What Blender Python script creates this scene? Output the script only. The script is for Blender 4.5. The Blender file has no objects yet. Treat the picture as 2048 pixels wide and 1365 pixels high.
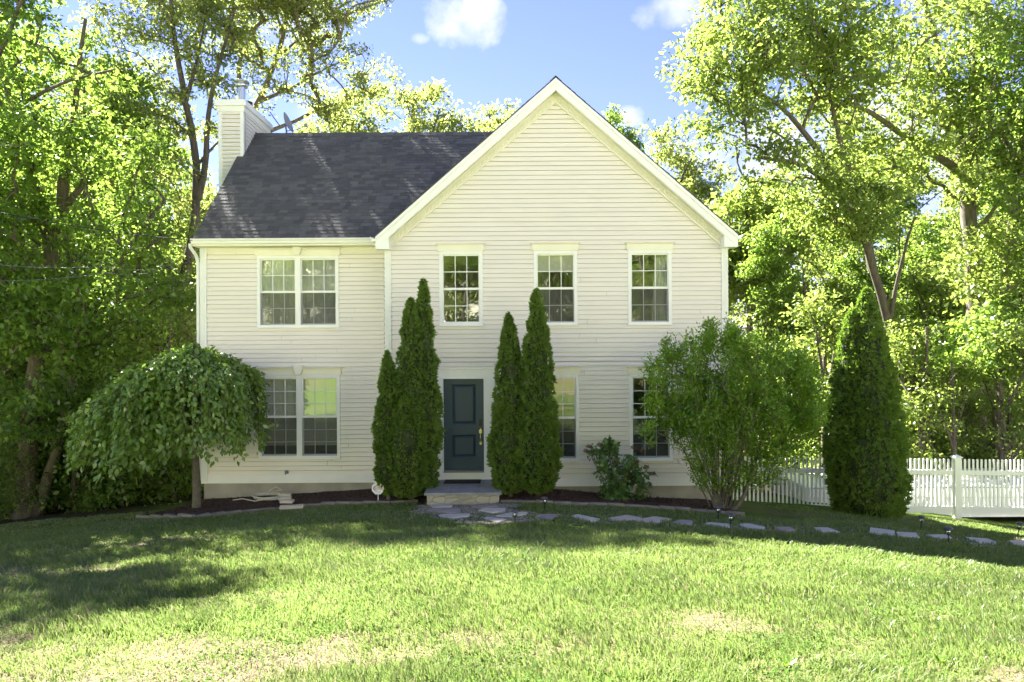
import bpy, math, random
import numpy as np
from mathutils import Vector, Matrix

SC = bpy.context.scene
COL = SC.collection
PI = math.pi
R = math.radians

# ------------------------------------------------------------------ camera
F, EYE, CAMY, ROLL, HOR = 1440.0, 3.2, -16.0, 0.006, 7.5
cd = bpy.data.cameras.new("camera"); cam = bpy.data.objects.new("camera", cd); COL.objects.link(cam)
cd.sensor_width = 36; cd.lens = 36 * F / 2048; cd.shift_y = HOR / 2048
cd.clip_start = 0.1; cd.clip_end = 3000
cam.location = (0, CAMY, EYE); cam.rotation_euler = (PI / 2, ROLL, 0)
SC.camera = cam

# ------------------------------------------------------------------ sun and sky
SUN_AZ, SUN_EL = R(-39), R(45)          # azimuth from +Y, negative = towards -X
SUN = Vector((math.sin(SUN_AZ) * math.cos(SUN_EL), math.cos(SUN_AZ) * math.cos(SUN_EL), math.sin(SUN_EL)))
sl = bpy.data.lights.new("sun", 'SUN'); so = bpy.data.objects.new("sun", sl); COL.objects.link(so)
sl.energy = 4.8; sl.angle = R(0.5); sl.color = (1, .96, .89)
so.location = (-30, 40, 60); so.rotation_euler = SUN.to_track_quat('Z', 'Y').to_euler()

W = bpy.data.worlds.new("World"); SC.world = W; W.use_nodes = True
wn, wl = W.node_tree.nodes, W.node_tree.links
bg = wn['Background']; bg.inputs[1].default_value = 0.05
sky = wn.new('ShaderNodeTexSky'); sky.sky_type = 'NISHITA'; sky.sun_disc = False
sky.sun_elevation = SUN_EL; sky.sun_rotation = SUN_AZ
sky.air_density = 1.0; sky.dust_density = 0.0; sky.ozone_density = 2
SKY = (sky, bg, wn, wl)
SC.view_settings.view_transform = 'Standard'; SC.view_settings.look = 'None'
SC.view_settings.exposure = 3.05; SC.view_settings.gamma = 1
SC.render.engine = 'CYCLES'
cy = SC.cycles
cy.max_bounces = 10; cy.diffuse_bounces = 6; cy.glossy_bounces = 3; cy.transmission_bounces = 8; cy.transparent_max_bounces = 8
cy.caustics_reflective = False; cy.caustics_refractive = False; cy.sample_clamp_indirect = 6
cy.use_denoising = True

# ------------------------------------------------------------------ pixel <-> place (pixels of the 2048 px photograph)
def at(px, py, D):
    dx, dy = px - 1024, py - 682.5
    x, y = dx - ROLL * dy, dy + ROLL * dx
    return Vector((x * D / F, CAMY + D, EYE - (y - HOR) * D / F))

def sstep(a, b, t):
    t = np.clip((t - a) / (b - a), 0, 1); return t * t * (3 - 2 * t)

def hashn(ix, iy, s):
    h = (ix.astype(np.int64) * 374761393 + iy.astype(np.int64) * 668265263 + s * 982451653) & 0x7fffffff
    h = ((h ^ (h >> 13)) * 1274126177) & 0x7fffffff
    return ((h ^ (h >> 16)) & 0xffff) / 65535.0
def vnoise(x, y, s=0):
    x = np.asarray(x, float); y = np.asarray(y, float)
    ix, iy = np.floor(x), np.floor(y); fx, fy = x - ix, y - iy
    fx = fx * fx * (3 - 2 * fx); fy = fy * fy * (3 - 2 * fy)
    a, b = hashn(ix, iy, s), hashn(ix + 1, iy, s); c, d = hashn(ix, iy + 1, s), hashn(ix + 1, iy + 1, s)
    return (a * (1 - fx) + b * fx) * (1 - fy) + (c * (1 - fx) + d * fx) * fy
def fbm(x, y, s=0, o=3):
    t, a, n = 0, .5, 0
    for k in range(o):
        t = t + a * vnoise(x * 2 ** k, y * 2 ** k, s + k); n += a; a *= .5
    return t / n

def gz(X, Y):
    X = np.asarray(X, float); Y = np.asarray(Y, float)
    xx = np.minimum(np.abs(X), 12)
    z = -.11 * (np.clip(Y, -18, 40) + 1.6) - np.where(X < 0, .0042, .006) * xx * xx * sstep(-15, -6, Y)
    z = z + np.clip(-19.5 - Y, 0, 38) * .60 + np.clip(-57.5 - Y, 0, 200) * .03  # hill behind the camera, steepened to bounce sunlight onto the house front
    z = z - np.clip(Y - 40, 0, 400) * .01
    near = sstep(60, 20, np.abs(X)) * sstep(-40, -16, Y)
    return z + (fbm(X * .8, Y * .8, 5) - .5) * .07 * near

def ghit(px, py, lift=0.0):
    lo, hi = 2.0, 60.0
    for _ in range(40):
        m = (lo + hi) / 2; p = at(px, py, m)
        if p.z > float(gz(p.x, p.y)) + lift: lo = m
        else: hi = m
    return at(px, py, lo)

# ------------------------------------------------------------------ materials
def mat(name):
    m = bpy.data.materials.new(name); m.use_nodes = True
    return m, m.node_tree.nodes, m.node_tree.links, m.node_tree.nodes['Principled BSDF']
def ramp(n, stops):
    r = n.new('ShaderNodeValToRGB')
    while len(r.color_ramp.elements) < len(stops): r.color_ramp.elements.new(.5)
    for e, (p, c) in zip(r.color_ramp.elements, stops): e.position = p; e.color = (*c, 1)
    return r
def tex(n, l, kind='ShaderNodeTexNoise', scale=5, detail=4, stretch=None, coord='Object'):
    tc = n.new('ShaderNodeTexCoord'); t = n.new(kind); t.inputs['Scale'].default_value = scale
    if 'Detail' in t.inputs: t.inputs['Detail'].default_value = detail
    if stretch:
        mp = n.new('ShaderNodeMapping'); mp.inputs['Scale'].default_value = stretch
        l.new(tc.outputs[coord], mp.inputs[0]); l.new(mp.outputs[0], t.inputs['Vector'])
    else: l.new(tc.outputs[coord], t.inputs['Vector'])
    return t
def simple(name, c, rough=.6, var=.12, scale=6, bump=0, bscale=40, metal=0, stretch=None):
    m, n, l, b = mat(name)
    t = tex(n, l, scale=scale, stretch=stretch)
    r = ramp(n, [(.3, tuple(v * (1 - var) for v in c)), (.7, tuple(min(1, v * (1 + var)) for v in c))])
    l.new(t.outputs['Fac'], r.inputs[0]); l.new(r.outputs[0], b.inputs['Base Color'])
    b.inputs['Roughness'].default_value = rough; b.inputs['Metallic'].default_value = metal
    if bump:
        t2 = tex(n, l, scale=bscale, detail=6, stretch=stretch); bp = n.new('ShaderNodeBump'); bp.inputs['Strength'].default_value = bump; bp.inputs['Distance'].default_value = .02
        l.new(t2.outputs['Fac'], bp.inputs['Height']); l.new(bp.outputs[0], b.inputs['Normal'])
    return m
def leafmat(name, c0, c1, trans, tc, gloss=.05, grough=.35, dry=None):
    m = bpy.data.materials.new(name); m.use_nodes = True
    n, l = m.node_tree.nodes, m.node_tree.links; n.clear()
    out = n.new('ShaderNodeOutputMaterial')
    g = n.new('ShaderNodeNewGeometry'); oi = n.new('ShaderNodeObjectInfo')
    t = tex(n, l, scale=.55, detail=2)
    a1 = n.new('ShaderNodeMath'); a1.operation = 'MULTIPLY_ADD'; l.new(g.outputs['Random Per Island'], a1.inputs[0]); a1.inputs[1].default_value = .55
    a2 = n.new('ShaderNodeMath'); a2.operation = 'MULTIPLY_ADD'; l.new(t.outputs['Fac'], a2.inputs[0]); a2.inputs[1].default_value = .7; a2.inputs[2].default_value = -.2
    l.new(a2.outputs[0], a1.inputs[2])
    r = ramp(n, [(.1, c0), (.9, c1)]); l.new(a1.outputs[0], r.inputs[0])
    r2 = ramp(n, [(.1, tuple(v * .75 for v in tc)), (.9, tuple(v * 1.2 for v in tc))]); l.new(a1.outputs[0], r2.inputs[0])
    if dry:
        gt = n.new('ShaderNodeMath'); gt.operation = 'GREATER_THAN'; gt.inputs[1].default_value = .90; l.new(g.outputs['Random Per Island'], gt.inputs[0])
        for k_ in (0, 1):
            src = (r, r2)[k_]; mxd = n.new('ShaderNodeMix'); mxd.data_type = 'RGBA'; l.new(gt.outputs[0], mxd.inputs[0]); l.new(src.outputs[0], mxd.inputs[6]); mxd.inputs[7].default_value = (*dry, 1)
            if k_ == 0: ro = mxd.outputs[2]
            else: ro2 = mxd.outputs[2]
    else: ro, ro2 = r.outputs[0], r2.outputs[0]
    d = n.new('ShaderNodeBsdfDiffuse'); l.new(ro, d.inputs[0])
    tr = n.new('ShaderNodeBsdfTranslucent'); l.new(ro2, tr.inputs[0])
    mx = n.new('ShaderNodeMixShader'); mx.inputs[0].default_value = trans; l.new(d.outputs[0], mx.inputs[1]); l.new(tr.outputs[0], mx.inputs[2])
    gl = n.new('ShaderNodeBsdfGlossy'); gl.inputs['Roughness'].default_value = grough; gl.inputs[0].default_value = (.9, .95, .9, 1)
    m2 = n.new('ShaderNodeMixShader'); m2.inputs[0].default_value = gloss; l.new(mx.outputs[0], m2.inputs[1]); l.new(gl.outputs[0], m2.inputs[2])
    l.new(m2.outputs[0], out.inputs[0])
    return m
def island(name, cols, rough=.85, bump=0, bscale=60):
    m, n, l, b = mat(name)
    g = n.new('ShaderNodeNewGeometry'); t = tex(n, l, scale=14, detail=5)
    a = n.new('ShaderNodeMath'); a.operation = 'MULTIPLY_ADD'; l.new(t.outputs['Fac'], a.inputs[0]); a.inputs[1].default_value = .35; 
    a0 = n.new('ShaderNodeMath'); a0.operation = 'MULTIPLY_ADD'; l.new(g.outputs['Random Per Island'], a0.inputs[0]); a0.inputs[1].default_value = .8; a0.inputs[2].default_value = -.08
    l.new(a0.outputs[0], a.inputs[2])
    k = len(cols) - 1
    r = ramp(n, [(i / k, c) for i, c in enumerate(cols)]); l.new(a.outputs[0], r.inputs[0]); l.new(r.outputs[0], b.inputs['Base Color'])
    b.inputs['Roughness'].default_value = rough; b.inputs['Specular IOR Level'].default_value = .12
    if bump:
        t2 = tex(n, l, scale=bscale, detail=6); bp = n.new('ShaderNodeBump'); bp.inputs['Strength'].default_value = bump; bp.inputs['Distance'].default_value = .01
        l.new(t2.outputs['Fac'], bp.inputs['Height']); l.new(bp.outputs[0], b.inputs['Normal'])
    return m

M = {}
M['siding'] = simple('cream_vinyl', (.785, .75, .695), .42, .025, 1.2, .05, 30, stretch=(1, 1, 4))
M['white'] = simple('white_trim', (.83, .84, .84), .4, .03, 3)
M['crown'] = simple('cream_trim', (.80, .78, .68), .45, .03, 3)
M['vinyl'] = simple('white_vinyl', (.84, .84, .83), .35, .02, 3)
M['concrete'] = simple('concrete', (.34, .325, .29), .9, .18, 2.2, .3, 30)
M['shingle'] = island('asphalt_shingle', [(.080, .079, .076), (.108, .106, .102), (.148, .145, .138)], .75, .6, 160)
M['flash'] = simple('flashing', (.12, .12, .13), .5, .1)
M['door'] = simple('slate_blue_paint', (.038, .068, .096), .5, .06, 3)
M['brass'] = simple('brass', (.75, .62, .35), .25, .05, metal=1)
M['blackm'] = simple('black_metal', (.015, .015, .016), .4, .1)
M['steel'] = simple('galvanised', (.62, .62, .60), .28, .12, 8, metal=1, stretch=(12, 12, .5))
M['dark'] = simple('black_rubber', (.012, .012, .013), .85, .2, 30)
M['grey'] = simple('grey_paint', (.24, .25, .27), .5, .05)
M['blue_stone'] = simple('bluestone', (.24, .245, .24), .75, .2, 5, .25, 40)
M['flag_grey'] = simple('flagstone_grey', (.50, .455, .365), .8, .16, 6, .4, 40)
M['flag_tan'] = simple('flagstone_tan', (.52, .43, .32), .8, .18, 6, .4, 40)
M['flag_red'] = simple('flagstone_rose', (.33, .265, .225), .8, .18, 6, .4, 40)
M['edge'] = simple('edging_stone', (.19, .175, .145), .9, .2, 9, .5, 60)
M['wall_in'] = simple('interior_wall', (.42, .39, .33), .8, .05)
M['blind'] = simple('blind_fabric', (.78, .76, .68), .7, .06, 2)
M['curtain'] = simple('sheer_curtain', (.60, .60, .56), .8, .06, 8)
M['hose'] = simple('pale_hose', (.62, .60, .55), .5, .08)
M['bark'] = simple('bark', (.105, .088, .068), .95, .35, 5, .9, 22, stretch=(3, 3, .6))
M['bark_pale'] = simple('pale_bark', (.17, .145, .115), .95, .35, 5, .9, 22, stretch=(3, 3, .6))
M['stem'] = simple('stem_bark', (.125, .112, .085), .9, .25, 12, .4, 40)
M['wire'] = simple('cable', (.03, .03, .03), .6, .1)
M['wire_pale'] = simple('pale_cable', (.2, .2, .19), .5, .1)
M['oak'] = leafmat('oak_leaf', (.095, .150, .028), (.165, .215, .050), .56, (.38, .49, .09), .03)
M['maple'] = leafmat('maple_leaf', (.070, .135, .026), (.13, .195, .040), .55, (.35, .52, .075), .03)
M['pale'] = leafmat('pale_leaf', (.12, .155, .04), (.19, .22, .065), .55, (.46, .54, .13), .03)
M['weep'] = leafmat('mulberry_leaf', (.13, .235, .040), (.24, .34, .065), .38, (.32, .50, .07), .05, .35)
M['privet'] = leafmat('privet_leaf', (.12, .23, .022), (.21, .32, .036), .45, (.36, .60, .045), .035, .35)
M['hydr'] = leafmat('hydrangea_leaf', (.075, .165, .045), (.15, .24, .065), .3, (.20, .34, .07), .05)
M['bloom'] = island('dried_bloom', [(.10, .05, .035), (.17, .10, .07), (.14, .12, .06)], .9)
M['cedar'] = leafmat('arborvitae_spray', (.075, .145, .026), (.19, .265, .045), .38, (.26, .42, .045), .015, .5)
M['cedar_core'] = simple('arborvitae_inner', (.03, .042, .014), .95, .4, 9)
M['grass'] = leafmat('grass_blade', (.09, .142, .032), (.17, .222, .075), .40, (.28, .39, .10), .03, .4, dry=(.34, .29, .17))
M['straw'] = island('dry_straw', [(.07, .055, .033), (.19, .155, .09), (.33, .275, .175)], .9)
M['chip'] = island('bark_mulch', [(.035, .018, .012), (.085, .045, .03), (.16, .09, .06)], .95)
M['gravel'] = island('pea_gravel', [(.16, .135, .095), (.30, .255, .18), (.42, .37, .28)], .85)

def window_glass():
    m = bpy.data.materials.new('window_glass'); m.use_nodes = True
    n, l = m.node_tree.nodes, m.node_tree.links; n.clear()
    o = n.new('ShaderNodeOutputMaterial'); t = n.new('ShaderNodeBsdfTransparent'); t.inputs[0].default_value = (.86, .89, .87, 1)
    g = n.new('ShaderNodeBsdfGlossy'); g.inputs['Roughness'].default_value = .015; g.inputs[0].default_value = (.95, .97, .95, 1)
    nz = tex(n, l, scale=1.6, detail=1); bp = n.new('ShaderNodeBump'); bp.inputs['Strength'].default_value = .06; bp.inputs['Distance'].default_value = .05
    l.new(nz.outputs['Fac'], bp.inputs['Height']); l.new(bp.outputs[0], g.inputs['Normal'])
    mx = n.new('ShaderNodeMixShader'); mx.inputs[0].default_value = .25
    l.new(t.outputs[0], mx.inputs[1]); l.new(g.outputs[0], mx.inputs[2]); l.new(mx.outputs[0], o.inputs[0])
    return m
M['glass'] = window_glass()
def mesh_screen():
    m = bpy.data.materials.new('insect_screen'); m.use_nodes = True
    n, l = m.node_tree.nodes, m.node_tree.links; n.clear()
    o = n.new('ShaderNodeOutputMaterial'); t = n.new('ShaderNodeBsdfTransparent'); d = n.new('ShaderNodeBsdfDiffuse'); d.inputs[0].default_value = (.10, .10, .10, 1)
    mx = n.new('ShaderNodeMixShader'); mx.inputs[0].default_value = .45
    l.new(t.outputs[0], mx.inputs[1]); l.new(d.outputs[0], mx.inputs[2]); l.new(mx.outputs[0], o.inputs[0]); return m
M['screen'] = mesh_screen()

def veneer():
    m, n, l, b = mat('stone_veneer')
    v = tex(n, l, 'ShaderNodeTexVoronoi', 4.2, stretch=(1, 1, 1.5)); v.feature = 'F1'
    e = tex(n, l, 'ShaderNodeTexVoronoi', 4.2, stretch=(1, 1, 1.5)); e.feature = 'DISTANCE_TO_EDGE'
    sx = n.new('ShaderNodeSeparateColor'); l.new(v.outputs['Color'], sx.inputs[0])
    r = ramp(n, [(0, (.19, .19, .16)), (.5, (.30, .29, .24)), (1, (.37, .35, .28))]); l.new(sx.outputs[0], r.inputs[0])
    k = ramp(n, [(.0, (0, 0, 0)), (.035, (1, 1, 1))]); l.new(e.outputs['Distance'], k.inputs[0])
    mx = n.new('ShaderNodeMix'); mx.data_type = 'RGBA'; l.new(k.outputs[0], mx.inputs[0]); mx.inputs[6].default_value = (.30, .29, .25, 1); l.new(r.outputs[0], mx.inputs[7])
    l.new(mx.outputs[2], b.inputs['Base Color']); b.inputs['Roughness'].default_value = .9
    bp = n.new('ShaderNodeBump'); bp.inputs['Distance'].default_value = .02; bp.inputs['Strength'].default_value = .8; l.new(k.outputs[0], bp.inputs['Height']); l.new(bp.outputs[0], b.inputs['Normal'])
    return m
M['veneer'] = veneer()

# ------------------------------------------------------------------ mesh helpers
class MB:
    def __init__(s): s.v = []; s.f = []; s.sm = []
    def face(s, pts, smooth=False):
        i = len(s.v); s.v += [tuple(p) for p in pts]; s.f.append(tuple(range(i, i + len(pts)))); s.sm.append(smooth)
    def poly(s, verts, faces, smooth=False):
        i = len(s.v); s.v += [tuple(p) for p in verts]
        for f in faces: s.f.append(tuple(i + k for k in f)); s.sm.append(smooth)
    def box(s, x0, x1, y0, y1, z0, z1, b=0):
        if x0 > x1: x0, x1 = x1, x0
        if b <= 0:
            s.poly([(x0, y0, z0), (x1, y0, z0), (x1, y1, z0), (x0, y1, z0), (x0, y0, z1), (x1, y0, z1), (x1, y1, z1), (x0, y1, z1)],
                   [(3, 2, 1, 0), (4, 5, 6, 7), (0, 1, 5, 4), (1, 2, 6, 5), (2, 3, 7, 6), (3, 0, 4, 7)])
        else:
            s.prism([(x0 + b, z0), (x1 - b, z0), (x1, z0 + b), (x1, z1 - b), (x1 - b, z1), (x0 + b, z1), (x0, z1 - b), (x0, z0 + b)], y0, y1)
    def prism(s, xz, y0, y1):
        n = len(xz)
        a = sum(xz[i][0] * xz[(i + 1) % n][1] - xz[(i + 1) % n][0] * xz[i][1] for i in range(n))
        if a < 0: xz = xz[::-1]
        v = [(x, y0, z) for x, z in xz] + [(x, y1, z) for x, z in xz]
        s.poly(v, [tuple(range(n)), tuple(range(2 * n - 1, n - 1, -1))] + [(i, i + n, (i + 1) % n + n, (i + 1) % n) for i in range(n)])
    def tube(s, pts, rad, n=8, cap=True, smooth=True):
        pts = [Vector(p) for p in pts]; k = len(pts)
        if not hasattr(rad, '__len__'): rad = [rad] * k
        ref = Vector((.31, .87, .2)); V = []
        for i, p in enumerate(pts):
            d = (pts[min(i + 1, k - 1)] - pts[max(i - 1, 0)]).normalized()
            if abs(d.dot(ref)) > .95 * ref.length: ref = Vector((1, 0, .1))
            a = d.cross(ref).normalized(); b = d.cross(a); ref = -b if False else ref
            V += [p + (a * math.cos(t) + b * math.sin(t)) * rad[i] for t in (2 * PI * j / n for j in range(n))]
        Fs = [(i * n + j, i * n + (j + 1) % n, (i + 1) * n + (j + 1) % n, (i + 1) * n + j) for i in range(k - 1) for j in range(n)]
        s.poly(V, Fs, smooth)
        if cap:
            s.face(V[:n][::-1]); s.face(V[-n:])
    def lathe(s, c, prof, n=16, smooth=True):
        c = Vector(c); V = [c + Vector((r * math.cos(2 * PI * j / n), r * math.sin(2 * PI * j / n), z)) for r, z in prof for j in range(n)]
        s.poly(V, [(i * n + j, i * n + (j + 1) % n, (i + 1) * n + (j + 1) % n, (i + 1) * n + j) for i in range(len(prof) - 1) for j in range(n)], smooth)
    def build(s, name, m, parent=None, loc=None):
        me = bpy.data.meshes.new(name); me.from_pydata(s.v, [], s.f)
        me.polygons.foreach_set('use_smooth', s.sm); me.materials.append(M[m] if isinstance(m, str) else m); me.update()
        o = bpy.data.objects.new(name, me); COL.objects.link(o)
        if parent: o.parent = parent
        if loc is not None: o.location = loc
        return o
def tag(o, label=None, cat=None, group=None, kind=None):
    if label: o['label'] = label
    if cat: o['category'] = cat
    if group: o['group'] = group
    if kind: o['kind'] = kind
    return o
def empty(name, loc, label=None, cat=None, group=None):
    o = bpy.data.objects.new(name, None); COL.objects.link(o); o.location = loc; o.empty_display_size = .2
    return tag(o, label, cat, group)
def raw(name, V, loops, totals, m, parent=None, loc=None, smooth=False):
    me = bpy.data.meshes.new(name); V = np.asarray(V, np.float32); loops = np.asarray(loops, np.int32).ravel(); totals = np.asarray(totals, np.int32)
    me.vertices.add(len(V)); me.vertices.foreach_set('co', V.ravel())
    me.loops.add(len(loops)); me.loops.foreach_set('vertex_index', loops)
    me.polygons.add(len(totals)); me.polygons.foreach_set('loop_start', np.concatenate([[0], np.cumsum(totals)[:-1]]).astype(np.int32))
    if smooth: me.polygons.foreach_set('use_smooth', np.ones(len(totals), bool))
    me.materials.append(M[m] if isinstance(m, str) else m); me.update(calc_edges=True); me.validate()
    o = bpy.data.objects.new(name, me); COL.objects.link(o)
    if parent: o.parent = parent
    if loc is not None: o.location = loc
    return o
def nrm(a): return a / np.maximum(np.linalg.norm(a, axis=1, keepdims=True), 1e-9)
def leaves(P, A, N, L, Wd, fold=.12):
    """one folded leaf per point: base, side, tip, side"""
    A = nrm(A); B = nrm(np.cross(N, A)); N = np.cross(A, B)
    L = L[:, None]; Wd = Wd[:, None]
    V = np.stack([P, P + A * L * .42 + B * Wd * .5 + N * L * fold, P + A * L, P + A * L * .42 - B * Wd * .5 + N * L * fold], 1).reshape(-1, 3)
    return V
def quads(n): return np.arange(n * 4), np.full(n, 4)
def copy_tree(o, parent=None):
    c = o.copy(); COL.objects.link(c)
    if parent: c.parent = parent
    for ch in o.children: copy_tree(ch, c)
    return c

# ------------------------------------------------------------------ ground
def axis(a, b, step, lo, hi):
    mid = list(np.arange(a, b + 1e-6, step)); L, Rr = [], []
    d = step; x = a
    while x > lo: d *= 1.28; x -= d; L.append(x)
    d = step; x = b
    while x < hi: d *= 1.28; x += d; Rr.append(x)
    return np.array(L[::-1] + mid + Rr)
def bareness(X, Y):
    b = fbm(X * .55 + 3.1, Y * 1.1, 21, 4) * .72 + .28 * fbm(X * 3.1, Y * 3.6, 23, 3)
    near = sstep(-8.0, -11.2, Y) * (.10 + .13 * sstep(-.2, 2.4, X))
    left = .13 * sstep(-3.4, -5.5, X) * sstep(-9, -6.5, Y) * sstep(-2.5, -4.5, Y)
    return np.maximum(np.clip((b + near + left - .585) * 4.5, 0, 1), 0)
gx, gy = axis(-13, 13, .13, -600, 600), axis(-13, 2, .13, -600, 900)
GX, GY = np.meshgrid(gx, gy)
GZ = gz(GX, GY)
nx, ny = len(gx), len(gy)
idx = np.arange(nx * ny).reshape(ny, nx)
q = np.stack([idx[:-1, :-1], idx[:-1, 1:], idx[1:, 1:], idx[1:, :-1]], -1).reshape(-1, 4)
def ground_mat():
    m, n, l, b = mat('lawn_soil')
    at_ = n.new('ShaderNodeAttribute'); at_.attribute_name = 'bare'
    aw = n.new('ShaderNodeAttribute'); aw.attribute_name = 'wood'
    t = tex(n, l, scale=7, detail=6); t2 = tex(n, l, scale=60, detail=6)
    g = ramp(n, [(.25, (.060, .105, .014)), (.55, (.105, .165, .022)), (.8, (.16, .19, .045))]); l.new(t2.outputs['Fac'], g.inputs[0])
    d = ramp(n, [(.3, (.045, .034, .02)), (.5, (.16, .13, .075)), (.72, (.31, .26, .16))]); l.new(t2.outputs['Fac'], d.inputs[0])
    w = ramp(n, [(.35, (.03, .024, .013)), (.7, (.08, .075, .03))]); l.new(t.outputs['Fac'], w.inputs[0])
    mx = n.new('ShaderNodeMix'); mx.data_type = 'RGBA'; l.new(at_.outputs['Fac'], mx.inputs[0]); l.new(g.outputs[0], mx.inputs[6]); l.new(d.outputs[0], mx.inputs[7])
    m2 = n.new('ShaderNodeMix'); m2.data_type = 'RGBA'; l.new(aw.outputs['Fac'], m2.inputs[0]); l.new(mx.outputs[2], m2.inputs[6]); l.new(w.outputs[0], m2.inputs[7])
    am = n.new('ShaderNodeAttribute'); am.attribute_name = 'meadow'; t3 = tex(n, l, scale=.6, detail=8)
    hy = ramp(n, [(.3, (.36, .36, .24)), (.5, (.50, .48, .36)), (.7, (.60, .57, .46))]); l.new(t3.outputs['Fac'], hy.inputs[0])  # meadow kept extra pale so bounced sun fills the shaded house front
    m3 = n.new('ShaderNodeMix'); m3.data_type = 'RGBA'; l.new(am.outputs['Fac'], m3.inputs[0]); l.new(m2.outputs[2], m3.inputs[6]); l.new(hy.outputs[0], m3.inputs[7])
    l.new(m3.outputs[2], b.inputs['Base Color']); b.inputs['Roughness'].default_value = .95; b.inputs['Specular IOR Level'].default_value = .1
    bp = n.new('ShaderNodeBump'); bp.inputs['Strength'].default_value = .8; bp.inputs['Distance'].default_value = .03; l.new(t2.outputs['Fac'], bp.inputs['Height']); l.new(bp.outputs[0], b.inputs['Normal'])
    return m
ground = raw('ground', np.stack([GX, GY, GZ], -1).reshape(-1, 3), q, np.full(len(q), 4), ground_mat(), smooth=True)
tag(ground, kind='structure')
def woodness(X, Y):
    return np.maximum(np.maximum(sstep(1.5, 3, Y), sstep(-7.5, -9.5, X) * sstep(-2.2, -.6, Y)), 0)
for nm, arr in (('bare', bareness(GX, GY)), ('meadow', sstep(-17.5, -21, GY)), ('wood', woodness(GX, GY))):
    a = ground.data.attributes.new(nm, 'FLOAT', 'POINT'); a.data.foreach_set('value', arr.ravel().astype(np.float32))

# ================================================================== HOUSE
XL, XR, XM = -7.166, 4.80, -2.82          # left corner, right corner, left side of the front wing
YL = .585                                  # left wall plane (front wing wall is Y = 0)
YB = 7.0
ZB = .05                                   # bottom of siding
ZT = 5.45
GC, GAP, GH, GE = .99, 9.05, 3.96, 5.60     # gable centre, apex, half width, eave height
RY, RZ, EY, EZ = 3.75, 9.02, .22, 5.64     # main ridge / front eave
EXPO = .1035
house = empty('house', (0, 0, 0), 'two-storey cream clapboard house with a front gable, dark shingle roof and side chimney', 'house')

UT, UB, LT, LB = 5.28, 3.62, 2.535, .607
WIN = [  # x0, x1, z0, z1, plane, double, rows, dressing
    (-1.605, -.645, UB, UT, 0, False, 2, 'none'),
    (.49, 1.455, UB, UT, 0, False, 2, 'shade'),
    (2.585, 3.55, UB, UT, 0, False, 2, 'curtain'),
    (.515, 1.475, LB, LT, 0, False, 3, None),
    (2.60, 3.56, LB, LT, 0, False, 3, None),
    (-5.855, -3.98, UB, UT, YL, True, 2, 'sheer'),
    (-5.84, -3.965, LB, LT, YL, True, 3, 'blind')]
DOOR = (-1.53, -.635, .42, 2.45)

seam = random.Random(9)
def siding(mb, x0, x1, z0, z1, y, holes=(), side=None, slope=None):
    """lapped courses; side=None: faces -Y at plane y; side=+-1: wall facing +-X at plane y"""
    z = z0; last = []
    while z < z1 - 1e-4:
        zb = min(z + EXPO, z1)
        cuts = sorted({z, zb} | {h for o in holes for h in (o[2], o[3]) if z + .022 < h < zb - .022})
        for a, b in zip(cuts, cuts[1:]):
            mid = (a + b) / 2; ya, yb = -.026 * (1 - (a - z) / EXPO), -.026 * (1 - (b - z) / EXPO)
            spans = [(x0, x1)]
            for o in holes:
                if o[2] < mid < o[3]:
                    spans = [t for s in spans for t in ((s[0], min(s[1], o[0])), (max(s[0], o[1]), s[1])) if t[1] - t[0] > 1e-4]
            if side is None and not slope:
                cutx = [seam.uniform(x0 + .5, x1 - .5)] if a == z else []
                if a == z: last = cutx if seam.random() < .6 else []
                spans = [t for s in spans for t in (((s[0], last[0] - .002), (last[0] + .002, s[1])) if last and s[0] + .05 < last[0] < s[1] - .05 else (s,))]
            for u0, u1 in spans:
                la0, la1, lb0, lb1 = u0, u1, u0, u1
                if slope:
                    la0, la1 = slope(a); lb0, lb1 = slope(b)
                    if la1 - la0 < .02: continue
                    if lb1 < lb0: lb0 = lb1 = (lb0 + lb1) / 2
                if side is None:
                    sl = .0115 if b == zb and b - a > .014 else 0; bb = b - sl; yb2 = ya + (yb - ya) * (bb - a) / (b - a)
                    mb.face([(la0, y + ya, a), (la1, y + ya, a), (lb1, y + yb2, bb), (lb0, y + yb2, bb)])
                    if sl: mb.face([(lb0, y + yb2, bb), (lb1, y + yb2, bb), (lb1, y + .03, bb), (lb0, y + .03, bb)]); mb.face([(lb0, y + .03, bb), (lb1, y + .03, bb), (lb1, y + .03, b), (lb0, y + .03, b)])
                    if a == z: mb.face([(la0, y + .031, a), (la1, y + .031, a), (la1, y + ya, a), (la0, y + ya, a)])
                else:
                    s = side
                    mb.face([(y - s * ya, la0, a), (y - s * ya, la1, a), (y - s * yb, lb1, b), (y - s * yb, lb0, b)][::s])
                    if a == z: mb.face([(y, la0, a), (y, la1, a), (y - s * ya, la1, a), (y - s * ya, la0, a)][::s])
        z = zb
zg0 = ZB + .19
def grow(o, g=.02): return (o[0] + g, o[1] - g, o[2] + g, o[3] - g)
holesR = [grow(w[:4]) for w in WIN if w[4] == 0] + [(DOOR[0] - .02, DOOR[1] + .02, -1, DOOR[3] + .02)]
holesL = [grow(w[:4]) for w in WIN if w[4] != 0]
mb = MB(); nfl = math.ceil((5.40 - zg0) / EXPO); ztop = zg0 + nfl * EXPO
siding(mb, XM + .1, XR - .1, zg0, ztop, 0, holesR)
sl_ = (GAP - GE) / GH
siding(mb, 0, 0, ztop, 9.0, 0, slope=lambda z: (GC - (8.94 - z) / sl_ , GC + (8.94 - z) / sl_))
mb.build('front_wing_siding', 'siding', house)
mb = MB(); siding(mb, XL + .1, XM, zg0, 5.62, YL, holesL); mb.build('left_wing_siding', 'siding', house)
mb = MB()
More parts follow.
